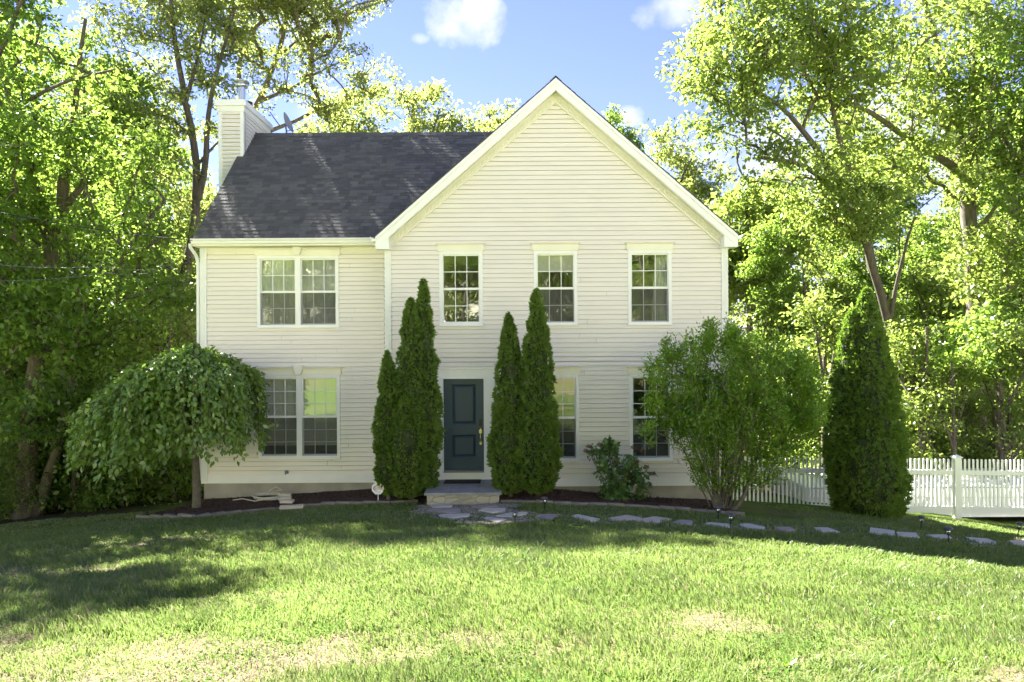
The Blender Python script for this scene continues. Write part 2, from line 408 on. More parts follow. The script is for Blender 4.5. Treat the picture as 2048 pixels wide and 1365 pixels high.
siding(mb, 0, YB, zg0, 5.55, XR, side=1); mb.build('right_side_siding', 'siding', house); mb = MB(); siding(mb, 0, YL, zg0, 5.5, XM, side=-1); mb.build('return_siding', 'siding', house); mb = MB(); siding(mb, YL, YB, zg0, 5.55, XL, side=-1)
siding(mb, 0, 0, 5.55, 8.95, XL, side=-1, slope=lambda z: (RY - (8.95 - z) * 1.05, RY + (8.95 - z) * 1.05))
mb.build('left_side_siding', 'siding', house)
mb = MB(); mb.box(XL, XR, YB, YB + .12, -1.5, 5.6); mb.prism([(GC - GH + .1, 5.6), (GC + GH - .1, 5.6), (GC, GAP - .1)], YB, YB + .12); mb.build('rear_wall', 'siding', house)
mb = MB(); mb.box(XL + .05, XR - .05, .62, YB, 2.75, 3.0); mb.box(XM + .05, XR - .05, .03, .62, 2.75, 3.0); mb.box(XL + .05, XR - .05, .62, YB, .2, .38); mb.box(XM + .05, XR - .05, .03, .6, .2, .38)
mb.box(XL + .05, XR - .05, .62, YB, 5.5, 5.55); mb.box(XM + .05, XR - .05, .05, .61, 5.5, 5.55)
mb.box(-2.78, -2.66, .6, YB, .39, 5.49); mb.box(2.0, 2.1, .05, 5, .39, 5.49); mb.box(-.2, -.1, .05, 5, .39, 5.49); mb.box(XL + .06, XR - .06, 4.6, 4.7, .39, 5.49)
mb.build('interior_wall', 'wall_in', house)
# water table (bottom board), frieze
mb = MB(); mb.box(XM + .145, DOOR[0] - .24, -.028, .05, ZB, zg0); mb.box(DOOR[1] + .245, XR - .145, -.028, .05, ZB, zg0)
mb.box(XL + .15, XM - .002, YL - .028, YL + .05, ZB, zg0)
mb.build('water_table', 'white', house)
# corner boards with fluting
def cornerboard(x0, x1, y, z0, z1):
    mb = MB(); mb.box(x0, x1, y - .035, y + .08, z0, z1); w = (x1 - x0)
    for k in range(4):
        c = x0 + w * (k + .5) / 4; mb.box(c - w * .07, c + w * .07, y - .046, y - .0345, z0 + .02, z1 - .02)
    mb.build('corner_board', 'white', house)
cornerboard(XL, XL + .15, YL, ZB, 5.47); cornerboard(XM, XM + .145, 0, ZB, 5.33); cornerboard(XR - .145, XR, 0, ZB, 5.33)
# foundation
mb = MB(); mb.box(XM + .03, XR - .03, .03, .7, -2, ZB - .004); mb.box(XL + .04, XR - .05, YL + .03, YB, -2.2, ZB - .004); mb.build('foundation', 'concrete', house)

# --- windows
def window(x0, x1, z0, z1, y, double, rows, dress, cols=3):
    fw = .068
    mb = MB(); yo, yi = y - .036, y + .10
    mb.box(x0, x0 + fw, yo, yi, z0, z1); mb.box(x1 - fw, x1, yo, yi, z0, z1)
    mb.box(x0 + fw, x1 - fw, yo, yi, z1 - fw, z1); mb.box(x0 + fw, x1 - fw, yo, yi, z0, z0 + fw)
    bays = [(x0 + fw, x1 - fw)]
    if double:
        c = (x0 + x1) / 2; mb.box(c - .06, c + .06, yo, yi, z0 + fw, z1 - fw); bays = [(x0 + fw, c - .06), (c + .06, x1 - fw)]
    win = mb.build('window', 'white', house)
    mb = MB(); mb.box(x0 - .012, x1 + .012, y - .058, y - .0365, z0 - .002, z0 + .026); mb.build('sill', 'white', win)
    zm = (z0 + z1) / 2 + .0
    sash, gr, gl = MB(), MB(), MB()
    for a, b in bays:
        for up in (0, 1):
            s0, s1 = (zm - .025, z1 - fw) if up else (z0 + fw, zm + .025)
            ys = y + (.012 if up else .045); r = .024
            for (p, q_, s, t) in ((a, a + r, s0, s1), (b - r, b, s0, s1), (a + r, b - r, s1 - (.03 if up else .05), s1), (a + r, b - r, s0, s0 + (.05 if up else .032))):
                sash.box(p, q_, ys, ys + .03, s, t)
            g0, g1 = s0 + (.05 if up else .032), s1 - (.03 if up else .05)
            gl.face([(a + r - .004, ys + .018, g0 - .004), (b - r + .004, ys + .018, g0 - .004), (b - r + .004, ys + .018, g1 + .004), (a + r - .004, ys + .018, g1 + .004)])
            for k in range(1, cols):
                c = a + r + (b - a - 2 * r) * k / cols; gr.box(c - .008, c + .008, ys + .007, ys + .0165, g0, g1)
            for k in range(1, rows):
                c = g0 + (g1 - g0) * k / rows; gr.box(a + r, b - r, ys + .006, ys + .0160, c - .008, c + .008)
    if dress != 'none':
        mb = MB()
        for a, b in bays: mb.face([(a + .004, y + .012, z0 + fw + .004), (b - .004, y + .012, z0 + fw + .004), (b - .004, y + .012, zm - .026), (a + .004, y + .012, zm - .026)])
        mb.build('insect_screen', 'screen', win)
    sash.build('sash', 'white', win); gr.build('glazing_bars', 'white', win); gl.build('pane', 'glass', win)
    # head trim: plate and crown
    mb = MB(); mb.box(x0 - .03, x1 + .03, y - .052, y + .02, z1 + .001, z1 + .135)
    for k, (e, d) in enumerate(((.04, .065), (.055, .085), (.075, .11))):
        mb.box(x0 - e, x1 + e, y - d, y + .02, z1 + .136 + .013 * k, z1 + .1485 + .013 * k)
    mb.box(x0 - .045, x0 - .0005, y - .060, y + .02, z1 + .02, z1 + .05); mb.box(x1 + .0005, x1 + .045, y - .060, y + .02, z1 + .02, z1 + .05)
    mb.build('head_trim', 'crown', win)
    if double:
        c = (x0 + x1) / 2; mb = MB()
        mb.prism([(c - .10, z1 + .225), (c + .10, z1 + .225), (c + .09, z1 + .08), (c + .055, z1 + .01), (c - .055, z1 + .01), (c - .09, z1 + .08)], y - .125, y - .02)
        mb.build('keystone', 'crown', win)
    yb = y + .115
    if dress == 'sheer':
        mb = MB()
        for k in range(34):
            a = x0 + .03 + k * (x1 - x0 - .06) / 34; mb.face([(a, yb + .012 * (k % 2), z0), (a + (x1 - x0 - .06) / 34, yb + .012 * ((k + 1) % 2), z0), (a + (x1 - x0 - .06) / 34, yb + .012 * ((k + 1) % 2), z1), (a, yb + .012 * (k % 2), z1)])
        mb.build('curtain', 'curtain', win)
    if dress in ('blind', 'shade'):
        for a, b in bays:
            mb = MB(); lo = z0 + (.34 if dress == 'blind' else 1.25); z = z1 - .05
            mb.box(a, b, yb - .02, yb + .03, z1 - .08, z1 - .04)
            while z > lo:
                mb.poly([(a + .01, yb - .010, z - .046), (b - .01, yb - .010, z - .046), (b - .01, yb + .012, z), (a + .01, yb + .012, z)], [(0, 1, 2, 3)]); z -= .042 if dress == 'blind' else .035
            mb.box(a + .01, b - .01, yb - .015, yb + .015, lo - .05, lo - .02)
            mb.build('blind', 'blind', win)
    if dress == 'curtain':
        mb = MB(); n = 9
        for k in range(n):
            a, b = x1 - .33 + .27 * k / n, x1 - .33 + .27 * (k + 1) / n; o0, o1 = .03 * (k % 2), .03 * ((k + 1) % 2)
            mb.face([(a - .1, yb + o0, z0), (b - .1 * (1 - (k + 1) / n), yb + o1, z0), (b, yb + o1, z1), (a, yb + o0, z1)])
        mb.build('curtain', 'curtain', win)
    return win
for w in WIN: window(*w)

# --- entrance
x0, x1, z0, z1 = DOOR
mb = MB(); ty = -.05
mb.box(x0 - .235, x0, ty, .12, .215, z1 + .21); mb.box(x1, x1 + .24, ty, .12, .215, z1 + .21); mb.box(x0, x1, ty, .12, z1, z1 + .21)
mb.box(x0 - .26, x1 + .265, ty - .03, .05, z1 + .211, z1 + .235); mb.box(x0, x1, ty, .12, .215, z0 - .045)
for a in (x0 - .035, x1 + .002): mb.box(a, a + .033, ty - .012, ty - .0005, .30, z1 + .035)
mb.box(x0 - .001, x1 + .001, ty - .012, ty - .0005, z1 + .002, z1 + .035)
mb.build('door_frame', 'white', house)
mb = MB(); mb.box(x0, x1, ty - .03, .12, z0 - .044, z0 - .004); mb.build('threshold', 'grey', house)
yd = .035
mb = MB()
P1 = (x0 + .185, x1 - .175, 1.43, 2.325); P2 = (x0 + .19, x1 - .17, .70, 1.20)
xs = [x0, P1[0], P1[1], x1]
mb.box(x0, P1[0], yd, yd + .045, z0, z1); mb.box(P1[1], x1, yd, yd + .045, z0, z1)
for a, b in ((z0, P2[2]), (P2[3], P1[2]), (P1[3], z1)): mb.box(P1[0], P1[1], yd, yd + .045, a, b)
door = mb.build('door', 'door', house)
for p in (P1, (P1[0], P1[1], P2[2], P2[3])):
    mb = MB(); a, b, c, d = p; e, h = .045, .035
    mb.poly([(a, yd, c), (b, yd, c), (b, yd, d), (a, yd, d), (a + h, yd + .03, c + h), (b - h, yd + .03, c + h), (b - h, yd + .03, d - h), (a + h, yd + .03, d - h),
             (a + 2 * h, yd + .006, c + 2 * h), (b - 2 * h, yd + .006, c + 2 * h), (b - 2 * h, yd + .006, d - 2 * h), (a + 2 * h, yd + .006, d - 2 * h)],
            [(0, 1, 5, 4), (1, 2, 6, 5), (2, 3, 7, 6), (3, 0, 4, 7), (4, 5, 9, 8), (5, 6, 10, 9), (6, 7, 11, 10), (7, 4, 8, 11), (8, 9, 10, 11)])
    mb.build('door_panel', 'door', door)
hx = x1 - .075
mb = MB(); mb.box(hx - .035, hx + .035, yd - .03, yd, 1.40, 1.56, .012); mb.box(hx - .026, hx + .026, yd - .036, yd - .0305, 1.46, 1.545, .006); mb.build('keypad_lock', 'blackm', door)
mb = MB(); mb.prism([(hx - .028, 1.23), (hx - .034, 1.29), (hx, 1.345), (hx + .034, 1.29), (hx + .028, 1.23)], yd - .014, yd)
mb.prism([(hx - .022, 1.06), (hx + .022, 1.06), (hx + .026, 1.0), (hx, .97), (hx - .026, 1.0)], yd - .014, yd)
mb.tube([(hx, yd - .012, 1.24), (hx, yd - .05, 1.225), (hx, yd - .062, 1.17), (hx, yd - .062, 1.10), (hx, yd - .045, 1.04), (hx, yd - .012, 1.025)], [.009, .010, .012, .012, .010, .008], 8)
mb.tube([(hx, yd - .012, 1.29), (hx, yd - .05, 1.285)], .014, 8)
mb.build('handle', 'brass', door)

# --- roofs: shingle tabs on a deck
rs = random.Random(4)
def shingles(mb, o, u, v, U, V, expo=.142, lo=lambda t: 0, hi=None):
    o, u, v = Vector(o), Vector(u), Vector(v); n = u.cross(v).normalized()
    k = 0; t = 0
    while t < V - .02:
        a, b = lo(t), (hi(t) if hi else U); x = a - rs.random() * .3
        while x < b:
            w = rs.choice((.12, .14, .17, .2, .23, .26)); p, q_ = max(a, x), min(b, x + w - .004)
            if q_ - p > .01:
                th = .009 + (.006 if rs.random() < .5 else 0) + rs.random() * .002; t2 = min(t + expo + .05, V)
                A, B = o + u * p + v * t, o + u * q_ + v * t; C_, D_ = o + u * q_ + v * t2, o + u * p + v * t2
                mb.poly([A + n * .002, B + n * .002, B + n * th, A + n * th, C_ + n * .002, D_ + n * .002], [(0, 1, 2, 3), (3, 2, 4, 5), (0, 3, 5), (1, 4, 2)])
            x += w
        t += expo; k += 1
RX0, RX1 = XL - .005, GC + .1
vs = Vector((0, RY - EY, RZ - EZ)); VL = vs.length; vs.normalize()
mb = MB(); shingles(mb, (RX0, EY, EZ), (1, 0, 0), vs, RX1 - RX0, VL)
vb = Vector((0, -(RY - EY), RZ - EZ)).normalized()
shingles(mb, (RX1, 2 * RY - EY, EZ), (-1, 0, 0), vb, RX1 - RX0, VL, .3)
for k in range(int((RX1 - RX0) / .2)):
    a = RX0 + k * .2; e = .004 * (k % 2)
    mb.poly([(a, RY - .13, RZ - .10 + e), (a + .196, RY - .13, RZ - .10 + e), (a + .196, RY, RZ + .028 + e), (a, RY, RZ + .028 + e), (a + .196, RY + .13, RZ - .1 + e), (a, RY + .13, RZ - .1 + e)], [(0, 1, 2, 3), (3, 2, 4, 5)])
roof = mb.build('main_roof', 'shingle', house)
mb = MB()
gl_ = Vector((GH, 0, GAP - GE)); GL = gl_.length; gl_.normalize(); gr_ = Vector((-GH, 0, GAP - GE)).normalized()
YF = -.27
shingles(mb, (GC - GH, YB + .3, GE), (0, -1, 0), gl_, YB + .3 - YF + .015, GL)
shingles(mb, (GC + GH, YF - .015, GE), (0, 1, 0), gr_, YB + .3 - YF + .015, GL)
for k in range(37):
    a = YF - .015 + k * .2
    mb.poly([(GC - .13, a, GAP - .09), (GC - .13, a + .196, GAP - .09), (GC, a + .196, GAP + .026), (GC, a, GAP + .026), (GC + .13, a + .196, GAP - .09), (GC + .13, a, GAP - .09)], [(3, 2, 1, 0), (5, 4, 2, 3)])
mb.build('gable_roof', 'shingle', house)
# decks
mb = MB(); d = .03
def slab(mb, p, th):   # p: 4 pts, extruded down
    lo = [(a, b, c - th) for a, b, c in p]; mb.poly(list(p) + lo, [(0, 1, 2, 3), (7, 6, 5, 4), (0, 4, 5, 1), (1, 5, 6, 2), (2, 6, 7, 3), (3, 7, 4, 0)])
slab(mb, [(RX0, EY, EZ), (RX1, EY, EZ), (RX1, RY, RZ), (RX0, RY, RZ)], .04)
slab(mb, [(RX1, 2 * RY - EY, EZ), (RX0, 2 * RY - EY, EZ), (RX0, RY, RZ - .001), (RX1, RY, RZ - .001)], .04)
slab(mb, [(GC - GH, YF, GE), (GC, YF, GAP), (GC, YB + .3, GAP), (GC - GH, YB + .3, GE)][::-1], .03)
slab(mb, [(GC + GH, YF, GE), (GC + GH, YB + .3, GE), (GC, YB + .3, GAP - .001), (GC, YF, GAP - .001)][::-1], .03)
mb.build('roof_deck', 'flash', house)
# rake boards + moulding + soffit + dentil frieze
def rake(s):
    mb = MB(); X = lambda t: GC + s * t
    zt = lambda t: GAP - t * sl_ - .032
    for (t0, t1, dz0, dz1, ya, yb) in ((0, GH, 0, .080, YF - .03, YF + .03), (0, GH - .0, .081, .245, YF - .008, YF + .03), (0, GH - .05, .246, .262, YF + .005, YF + .03)):
        mb.prism([(X(t0), zt(t0) - dz0), (X(t1), zt(t1) - dz0), (X(t1), zt(t1) - dz1), (X(t0), zt(t0) - dz1)], ya, yb)
    mb.build('rake_board', 'white', house)
    mb = MB()
    mb.prism([(X(0), zt(0) - .235), (X(GH - .02), zt(GH - .02) - .235), (X(GH - .02), zt(GH - .02) - .22), (X(0), zt(0) - .22)], YF + .031, .02)
    mb.build('soffit', 'crown', house)
    mb = MB()
    tw = GH - .21
    mb.prism([(X(0), zt(0) - .237), (X(tw), zt(tw) - .237), (X(tw), zt(tw) - .435), (X(0), zt(0) - .435)], -.045, .02)
    mb.prism([(X(0), zt(0) - .435), (X(tw), zt(tw) - .435), (X(tw), zt(tw) - .46), (X(0), zt(0) - .46)], -.062, .02)
    t = .06
    while t < tw - .06:
        mb.prism([(X(t), zt(t) - .32), (X(t + .048), zt(t + .048) - .32), (X(t + .048), zt(t + .048) - .39), (X(t), zt(t) - .39)], -.085, -.0455); t += .083
    mb.build('dentil_frieze', 'crown', house)
    mb = MB(); xe = X(GH)
    a, b = sorted((xe, X(GH - .30))); mb.box(a + .002, b, YF - .006, .0, GE - .29, GE - .20); mb.box(a + .004, b - .01, YF + .001, YB + .25 if s > 0 else .2, GE - .25, GE - .035)
    mb.build('eave_return', 'white', house)
rake(-1); rake(1)
# gutters (K profile along X for the left wing; along Y for the gable)
def kgutter(mb, P, Q, out):
    P, Q, out = Vector(P), Vector(Q), Vector(out); prof = [(0, 0), (.07, 0), (.085, .05), (.12, .085), (.12, .105), (.113, .105), (.07, .06), (.0, .06)]
    V = [p + out * a + Vector((0, 0, b)) for p in (P, Q) for a, b in prof]; n = len(prof)
    mb.poly(V, [tuple(range(n))[::-1], tuple(range(n, 2 * n))] + [(i, (i + 1) % n, (i + 1) % n + n, i + n) for i in range(n)])
mb = MB(); kgutter(mb, (XL - .035, EY + .03, EZ - .125), (GC - GH - .12, EY + .03, EZ - .125), (0, -1, 0)); mb.build('gutter', 'white', house)
mb = MB(); kgutter(mb, (GC + GH, YF - .01, GE - .125), (GC + GH, YB + .3, GE - .125), (1, 0, 0)); mb.build('gutter', 'white', house)
mb = MB(); kgutter(mb, (GC - GH, YF - .01, GE - .125), (GC - GH, .25, GE - .125), (-1, 0, 0)); mb.build('gutter', 'white', house)
mb = MB(); mb.box(XL - .04, XM - .002, EY + .031, EY + .05, EZ - .17, EZ - .02); mb.box(XL - .04, XM - .001, EY + .051, YL + .02, EZ - .17, EZ - .155); mb.box(XL + .001, XM - .001, YL - .03, YL + .02, EZ - .27, EZ - .171); mb.build('fascia', 'crown', house)
mb = MB(); xd = XL - .045
mb.tube([(xd - .02, EY - .02, EZ - .12), (xd - .02, EY - .01, EZ - .2), (xd, YL - .12, EZ - .36), (xd, YL - .05, EZ - .48), (xd, YL - .03, EZ - .55), (xd, YL - .03, .12)], .038, 8); mb.build('downspout', 'white', house)
mb = MB(); mb.tube([(xd, YL - .03, .115), (xd, YL - .03, -.3)], .034, 8); mb.build('drain_pipe', 'flag_tan', house)
# spigot and small vents
p = at(574, 944, 16.58); mb = MB(); mb.box(p.x - .04, p.x + .04, YL - .05, YL - .02, p.z - .04, p.z + .04); mb.tube([(p.x, YL - .05, p.z), (p.x, YL - .10, p.z), (p.x, YL - .12, p.z - .05)], .014, 8); mb.lathe((p.x, YL - .085, p.z + .02), [(0, .012), (.03, .01), (.03, 0), (0, 0)], 8); mb.build('spigot', 'grey', house)

# --- chimney
CX0, CX1, CY0, CY1, CZ = -7.66, -7.0, 2.88, 4.86, 9.62
mb = MB(); siding(mb, CX0 + .09, CX1 - .09, 1.0, CZ - .25, CY0); siding(mb, CY0 + .09, CY1 - .09, 1.0, CZ - .25, CX1, side=1); siding(mb, CY0 + .09, CY1 - .09, 1.0, CZ - .25, CX0, side=-1)
mb.box(CX0 + .05, CX1 - .05, CY0 + .05, CY1, -2, CZ - .2)
chim = mb.build('chimney', 'siding', house)
mb = MB()
for a, b in ((CX0, CX0 + .09), (CX1 - .09, CX1)):
    mb.box(a, b, CY0 - .02, CY0 + .09, 1, CZ - .25); mb.box(a, b, CY1 - .09, CY1 + .02, 1, CZ - .25)
mb.build('corner_board', 'white', chim)
mb = MB(); mb.box(CX0 - .03, CX1 + .03, CY0 - .04, CY1 + .04, CZ - .27, CZ - .13); mb.box(CX0 - .08, CX1 + .08, CY0 - .09, CY1 + .09, CZ - .129, CZ + .03, .01); mb.build('cap', 'white', chim)
def flue(px, D, z0, z1, r, m, hat):
    X = at(px, 180, D).x; mb = MB(); mb.lathe((X, D + CAMY, 0), [(r, z0), (r, z1)], 20)
    if hat:
        mb.lathe((X, D + CAMY, z1), [(r * .9, -.06), (r * 1.5, -.05), (r * 1.75, .02), (r * 1.5, .05), (r * .8, .07)], 20)
        mb.lathe((X, D + CAMY, z1 + .09), [(r * .7, -.03), (r * 2.1, 0), (r * 2.0, .03), (r * .9, .075), (.001, .09)], 20)
    else: mb.lathe((X, D + CAMY, z1), [(r * 1.15, -.12), (r * 1.25, -.1), (r * 1.25, .06), (r * 1.1, .07), (.001, .05)], 20)
    mb.build('flue', m, chim)
flue(483.5, 19.4, CZ, 10.22, .095, 'steel', True); flue(497, 20.1, CZ, 9.95, .085, 'steel', False)
mb = MB(); X = at(497, 180, 20.1).x; mb.lathe((X, 4.1, 9.86), [(.108, 0), (.11, .15), (.09, .17), (.001, .16)], 16); mb.build('flue_cap', 'blackm', chim)
mb = MB(); slab(mb, [(CX1 + .001, CY0 - .1, EZ + (CY0 - .1 - EY) * (RZ - EZ) / (RY - EY) + .05), (CX1 + .03, CY0 - .1, EZ + (CY0 - .1 - EY) * (RZ - EZ) / (RY - EY) + .05), (CX1 + .03, RY, RZ + .07), (CX1 + .001, RY, RZ + .07)], .06); mb.build('flashing', 'flash', chim)

# ================================================================== things at the house
# satellite dish on the rear slope
p = at(573, 266, 20.2); dish = empty('satellite_dish', p, 'grey satellite dish mounted on the roof ridge beside the chimney', 'satellite dish')
mb = MB(); ax = Vector((.93, -.10, .34)).normalized(); a = ax.cross(Vector((0, 0, 1))).normalized(); b = a.cross(ax)
rings = [[Vector((-.02, 0, .26)) + (a * math.cos(t) * .24 + b * math.sin(t) * .30) * r + ax * (.09 * r * r) for t in (2 * PI * j / 20 for j in range(20))] for r in (.02, .35, .7, 1)]
V = [v for r_ in rings for v in r_]; mb.poly(V, [(i * 20 + j, i * 20 + (j + 1) % 20, i * 20 + 20 + (j + 1) % 20, i * 20 + 20 + j) for i in range(3) for j in range(20)], True); mb.build('reflector', 'grey', dish)
mb = MB(); mb.tube([(-.03, 0, .24), (.0, 0, .05), (.0, 0, -.14)], .025, 8); mb.tube([(.02, 0, .05), (.30, .04, .10), (.52, .06, .21)], .012, 6); mb.build('mast', 'grey', dish)
mb = MB(); mb.box(.48, .56, .02, .1, .18, .27); mb.build('receiver', 'grey', dish)

# stoop
st = empty('front_stoop', (-.99, -.8, 0), 'low stone stoop with bluestone slab top at the front door', 'stoop')
sx0, sx1, sy0 = -1.79, -.23, -1.48
mb = MB(); mb.box(sx0 + .05 + .99, sx1 - .05 + .99, sy0 + .05 + .8, -.06 + .8, -.4, .168); mb.build('stone_base', 'veneer', st)
mb = MB()
for a, b, c, d in ((sx0, -1.28, sy0, -.80), (-1.274, -.72, sy0, -.80), (-.714, sx1, sy0, -.80), (sx0, -1.05, -.794, -.055), (-1.044, sx1, -.794, -.055)):
    mb.box(a + .99, b + .99, c + .8, d + .8, .170, .22, .004)
mb.build('slab', 'blue_stone', st)
dm = MB(); dm.box(-1.49, -.70, -.52, -.09, .221, .232)
for k in range(26):
    for j in range(5):
        dm.box(-1.47 + k * .0295, -1.45 + k * .0295, -.50 + j * .08, -.44 + j * .08, .2325, .238)
tag(dm.build('doormat', 'dark'), 'black rubber doormat lying on the stoop at the door', 'doormat')

# mulch bed
fl = [ghit(*p) for p in ((276, 1036), (330, 1037), (388, 1036), (450, 1030), (517, 1024), (613, 1014), (700, 1010), (780, 1008.5), (835, 1007))]
fr = [ghit(*p) for p in ((1001, 1006.5), (1107, 1009), (1180, 1011.5), (1250, 1014.5), (1289, 1017), (1350, 1021), (1415, 1026), (1490, 1032.7))]
front = fl + fr
def interp(pts, x):
    xs = [p[0] for p in pts]; return [float(np.interp(x, xs, [p[i] for p in pts])) for i in range(1, len(pts[0]))]
backz = [(-8.0, -.42), (XL, -.33), (-2.9, -.09), (-1.8, -.02), (.2, -.02), (1.0, -.03), (2.25, -.15), (3.65, -.28), (4.5, -.36), (5.4, -.5)]
def bedxy(x):
    fy = interp([(p.x, p.y) for p in front], x)[0]
    by = (YL + .04 if x < XM else .04)
    if x < XL: by = float(np.interp(x, [front[0].x, XL], [fy + .02, YL]))
    if x > XR: by = float(np.interp(x, [XR, front[-1].x], [.04, fy + .02]))
    return fy, by
NXB, NYB = 150, 22
Vb = []
for i in range(NXB):
    x = front[0].x + (front[-1].x - front[0].x) * i / (NXB - 1); fy, by = bedxy(x)
    zb = interp(backz, x)[0]
    for j in range(NYB):
        t = j / (NYB - 1); y = fy + (by - fy) * t
        z0_ = float(gz(x, fy)) + .012; edge = min(1, t * 7, (1 - t) * 50 + .3)
        z = z0_ + (zb - z0_) * t + .07 * math.sin(min(t * 2.2, 1) * PI) * .6 + .05 * edge * (float(fbm(x * 3.5, y * 3.5, 9)) - .4)
        z = max(z, float(gz(x, y)) + .012)
        Vb.append((x, y, z))
ib = np.arange(NXB * NYB).reshape(NXB, NYB)
qb = np.stack([ib[:-1, :-1], ib[1:, :-1], ib[1:, 1:], ib[:-1, 1:]], -1).reshape(-1, 4)
mm, n_, l_, b_ = mat('mulch_base')
t_ = tex(n_, l_, scale=28, detail=8); r_ = ramp(n_, [(.3, (.022, .012, .008)), (.55, (.06, .032, .022)), (.8, (.12, .07, .048))]); l_.new(t_.outputs['Fac'], r_.inputs[0]); l_.new(r_.outputs[0], b_.inputs['Base Color']); b_.inputs['Roughness'].default_value = .95
bp = n_.new('ShaderNodeBump'); bp.inputs['Strength'].default_value = 1; bp.inputs['Distance'].default_value = .04; l_.new(t_.outputs['Fac'], bp.inputs['Height']); l_.new(bp.outputs[0], b_.inputs['Normal'])
bed = raw('mulch_bed', Vb, qb, np.full(len(qb), 4), mm, smooth=True); tag(bed, kind='structure')
rng = np.random.default_rng(3)
VbA = np.array(Vb).reshape(NXB, NYB, 3)
ii, jj = rng.uniform(0, NXB - 1.01, 9000), rng.uniform(0.3, NYB - 1.01, 9000)
i0, j0 = ii.astype(int), jj.astype(int); fi, fj = (ii - i0)[:, None], (jj - j0)[:, None]
Pc = (VbA[i0, j0] * (1 - fi) + VbA[i0 + 1, j0] * fi) * (1 - fj) + (VbA[i0, j0 + 1] * (1 - fi) + VbA[i0 + 1, j0 + 1] * fi) * fj
an = rng.uniform(0, 2 * PI, 9000); A = np.stack([np.cos(an), np.sin(an), rng.normal(0, .3, 9000)], 1); N = np.stack([rng.normal(0, .4, 9000), rng.normal(0, .4, 9000), np.ones(9000)], 1)
Pc[:, 2] += .008
tag(raw('mulch_chips', leaves(Pc, A, N, rng.uniform(.03, .075, 9000), rng.uniform(.012, .03, 9000), .03), *quads(9000), 'chip'), 'dark brown bark mulch chips covering the bed along the house', 'mulch', kind='stuff')

# edging stones
def edging(pts, first=[None]):
    P = []
    for a, b in zip(pts, pts[1:]):
        n = max(1, round((b - a).length / .36))
        P += [a.lerp(b, k / n) for k in range(n)]
    P.append(pts[-1])
    for k, (a, b) in enumerate(zip(P, P[1:])):
        c = (a + b) / 2; L = (b - a).length
        if first[0] is None:
            mb = MB(); mb.poly([(x * .168, y * .045, z) for z in (-.06, .05) for x, y in ((-1, -1), (1, -1), (1, 1), (-1, 1))] + [(x * .155, y * .036, .062) for x, y in ((-1, -1), (1, -1), (1, 1), (-1, 1))],
                               [(0, 1, 5, 4), (1, 2, 6, 5), (2, 3, 7, 6), (3, 0, 4, 7), (4, 5, 9, 8), (5, 6, 10, 9), (6, 7, 11, 10), (7, 4, 8, 11), (8, 9, 10, 11)])
            o = first[0] = mb.build('edging_stone', 'edge'); tag(o, 'low grey edging stone in the row bordering the mulch bed', 'edging stone', 'edging stones along the mulch bed')
        else:
            o = first[0].copy(); COL.objects.link(o)
        o.location = (c.x, c.y, float(gz(c.x, c.y)) + rs.uniform(-.01, .012)); o.rotation_euler = (rs.uniform(-.05, .05), rs.uniform(-.03, .03), math.atan2(b.y - a.y, b.x - a.x) + rs.uniform(-.04, .04))
        o.scale = (L / .345, 1, 1)
edging(fl); edging(fr)

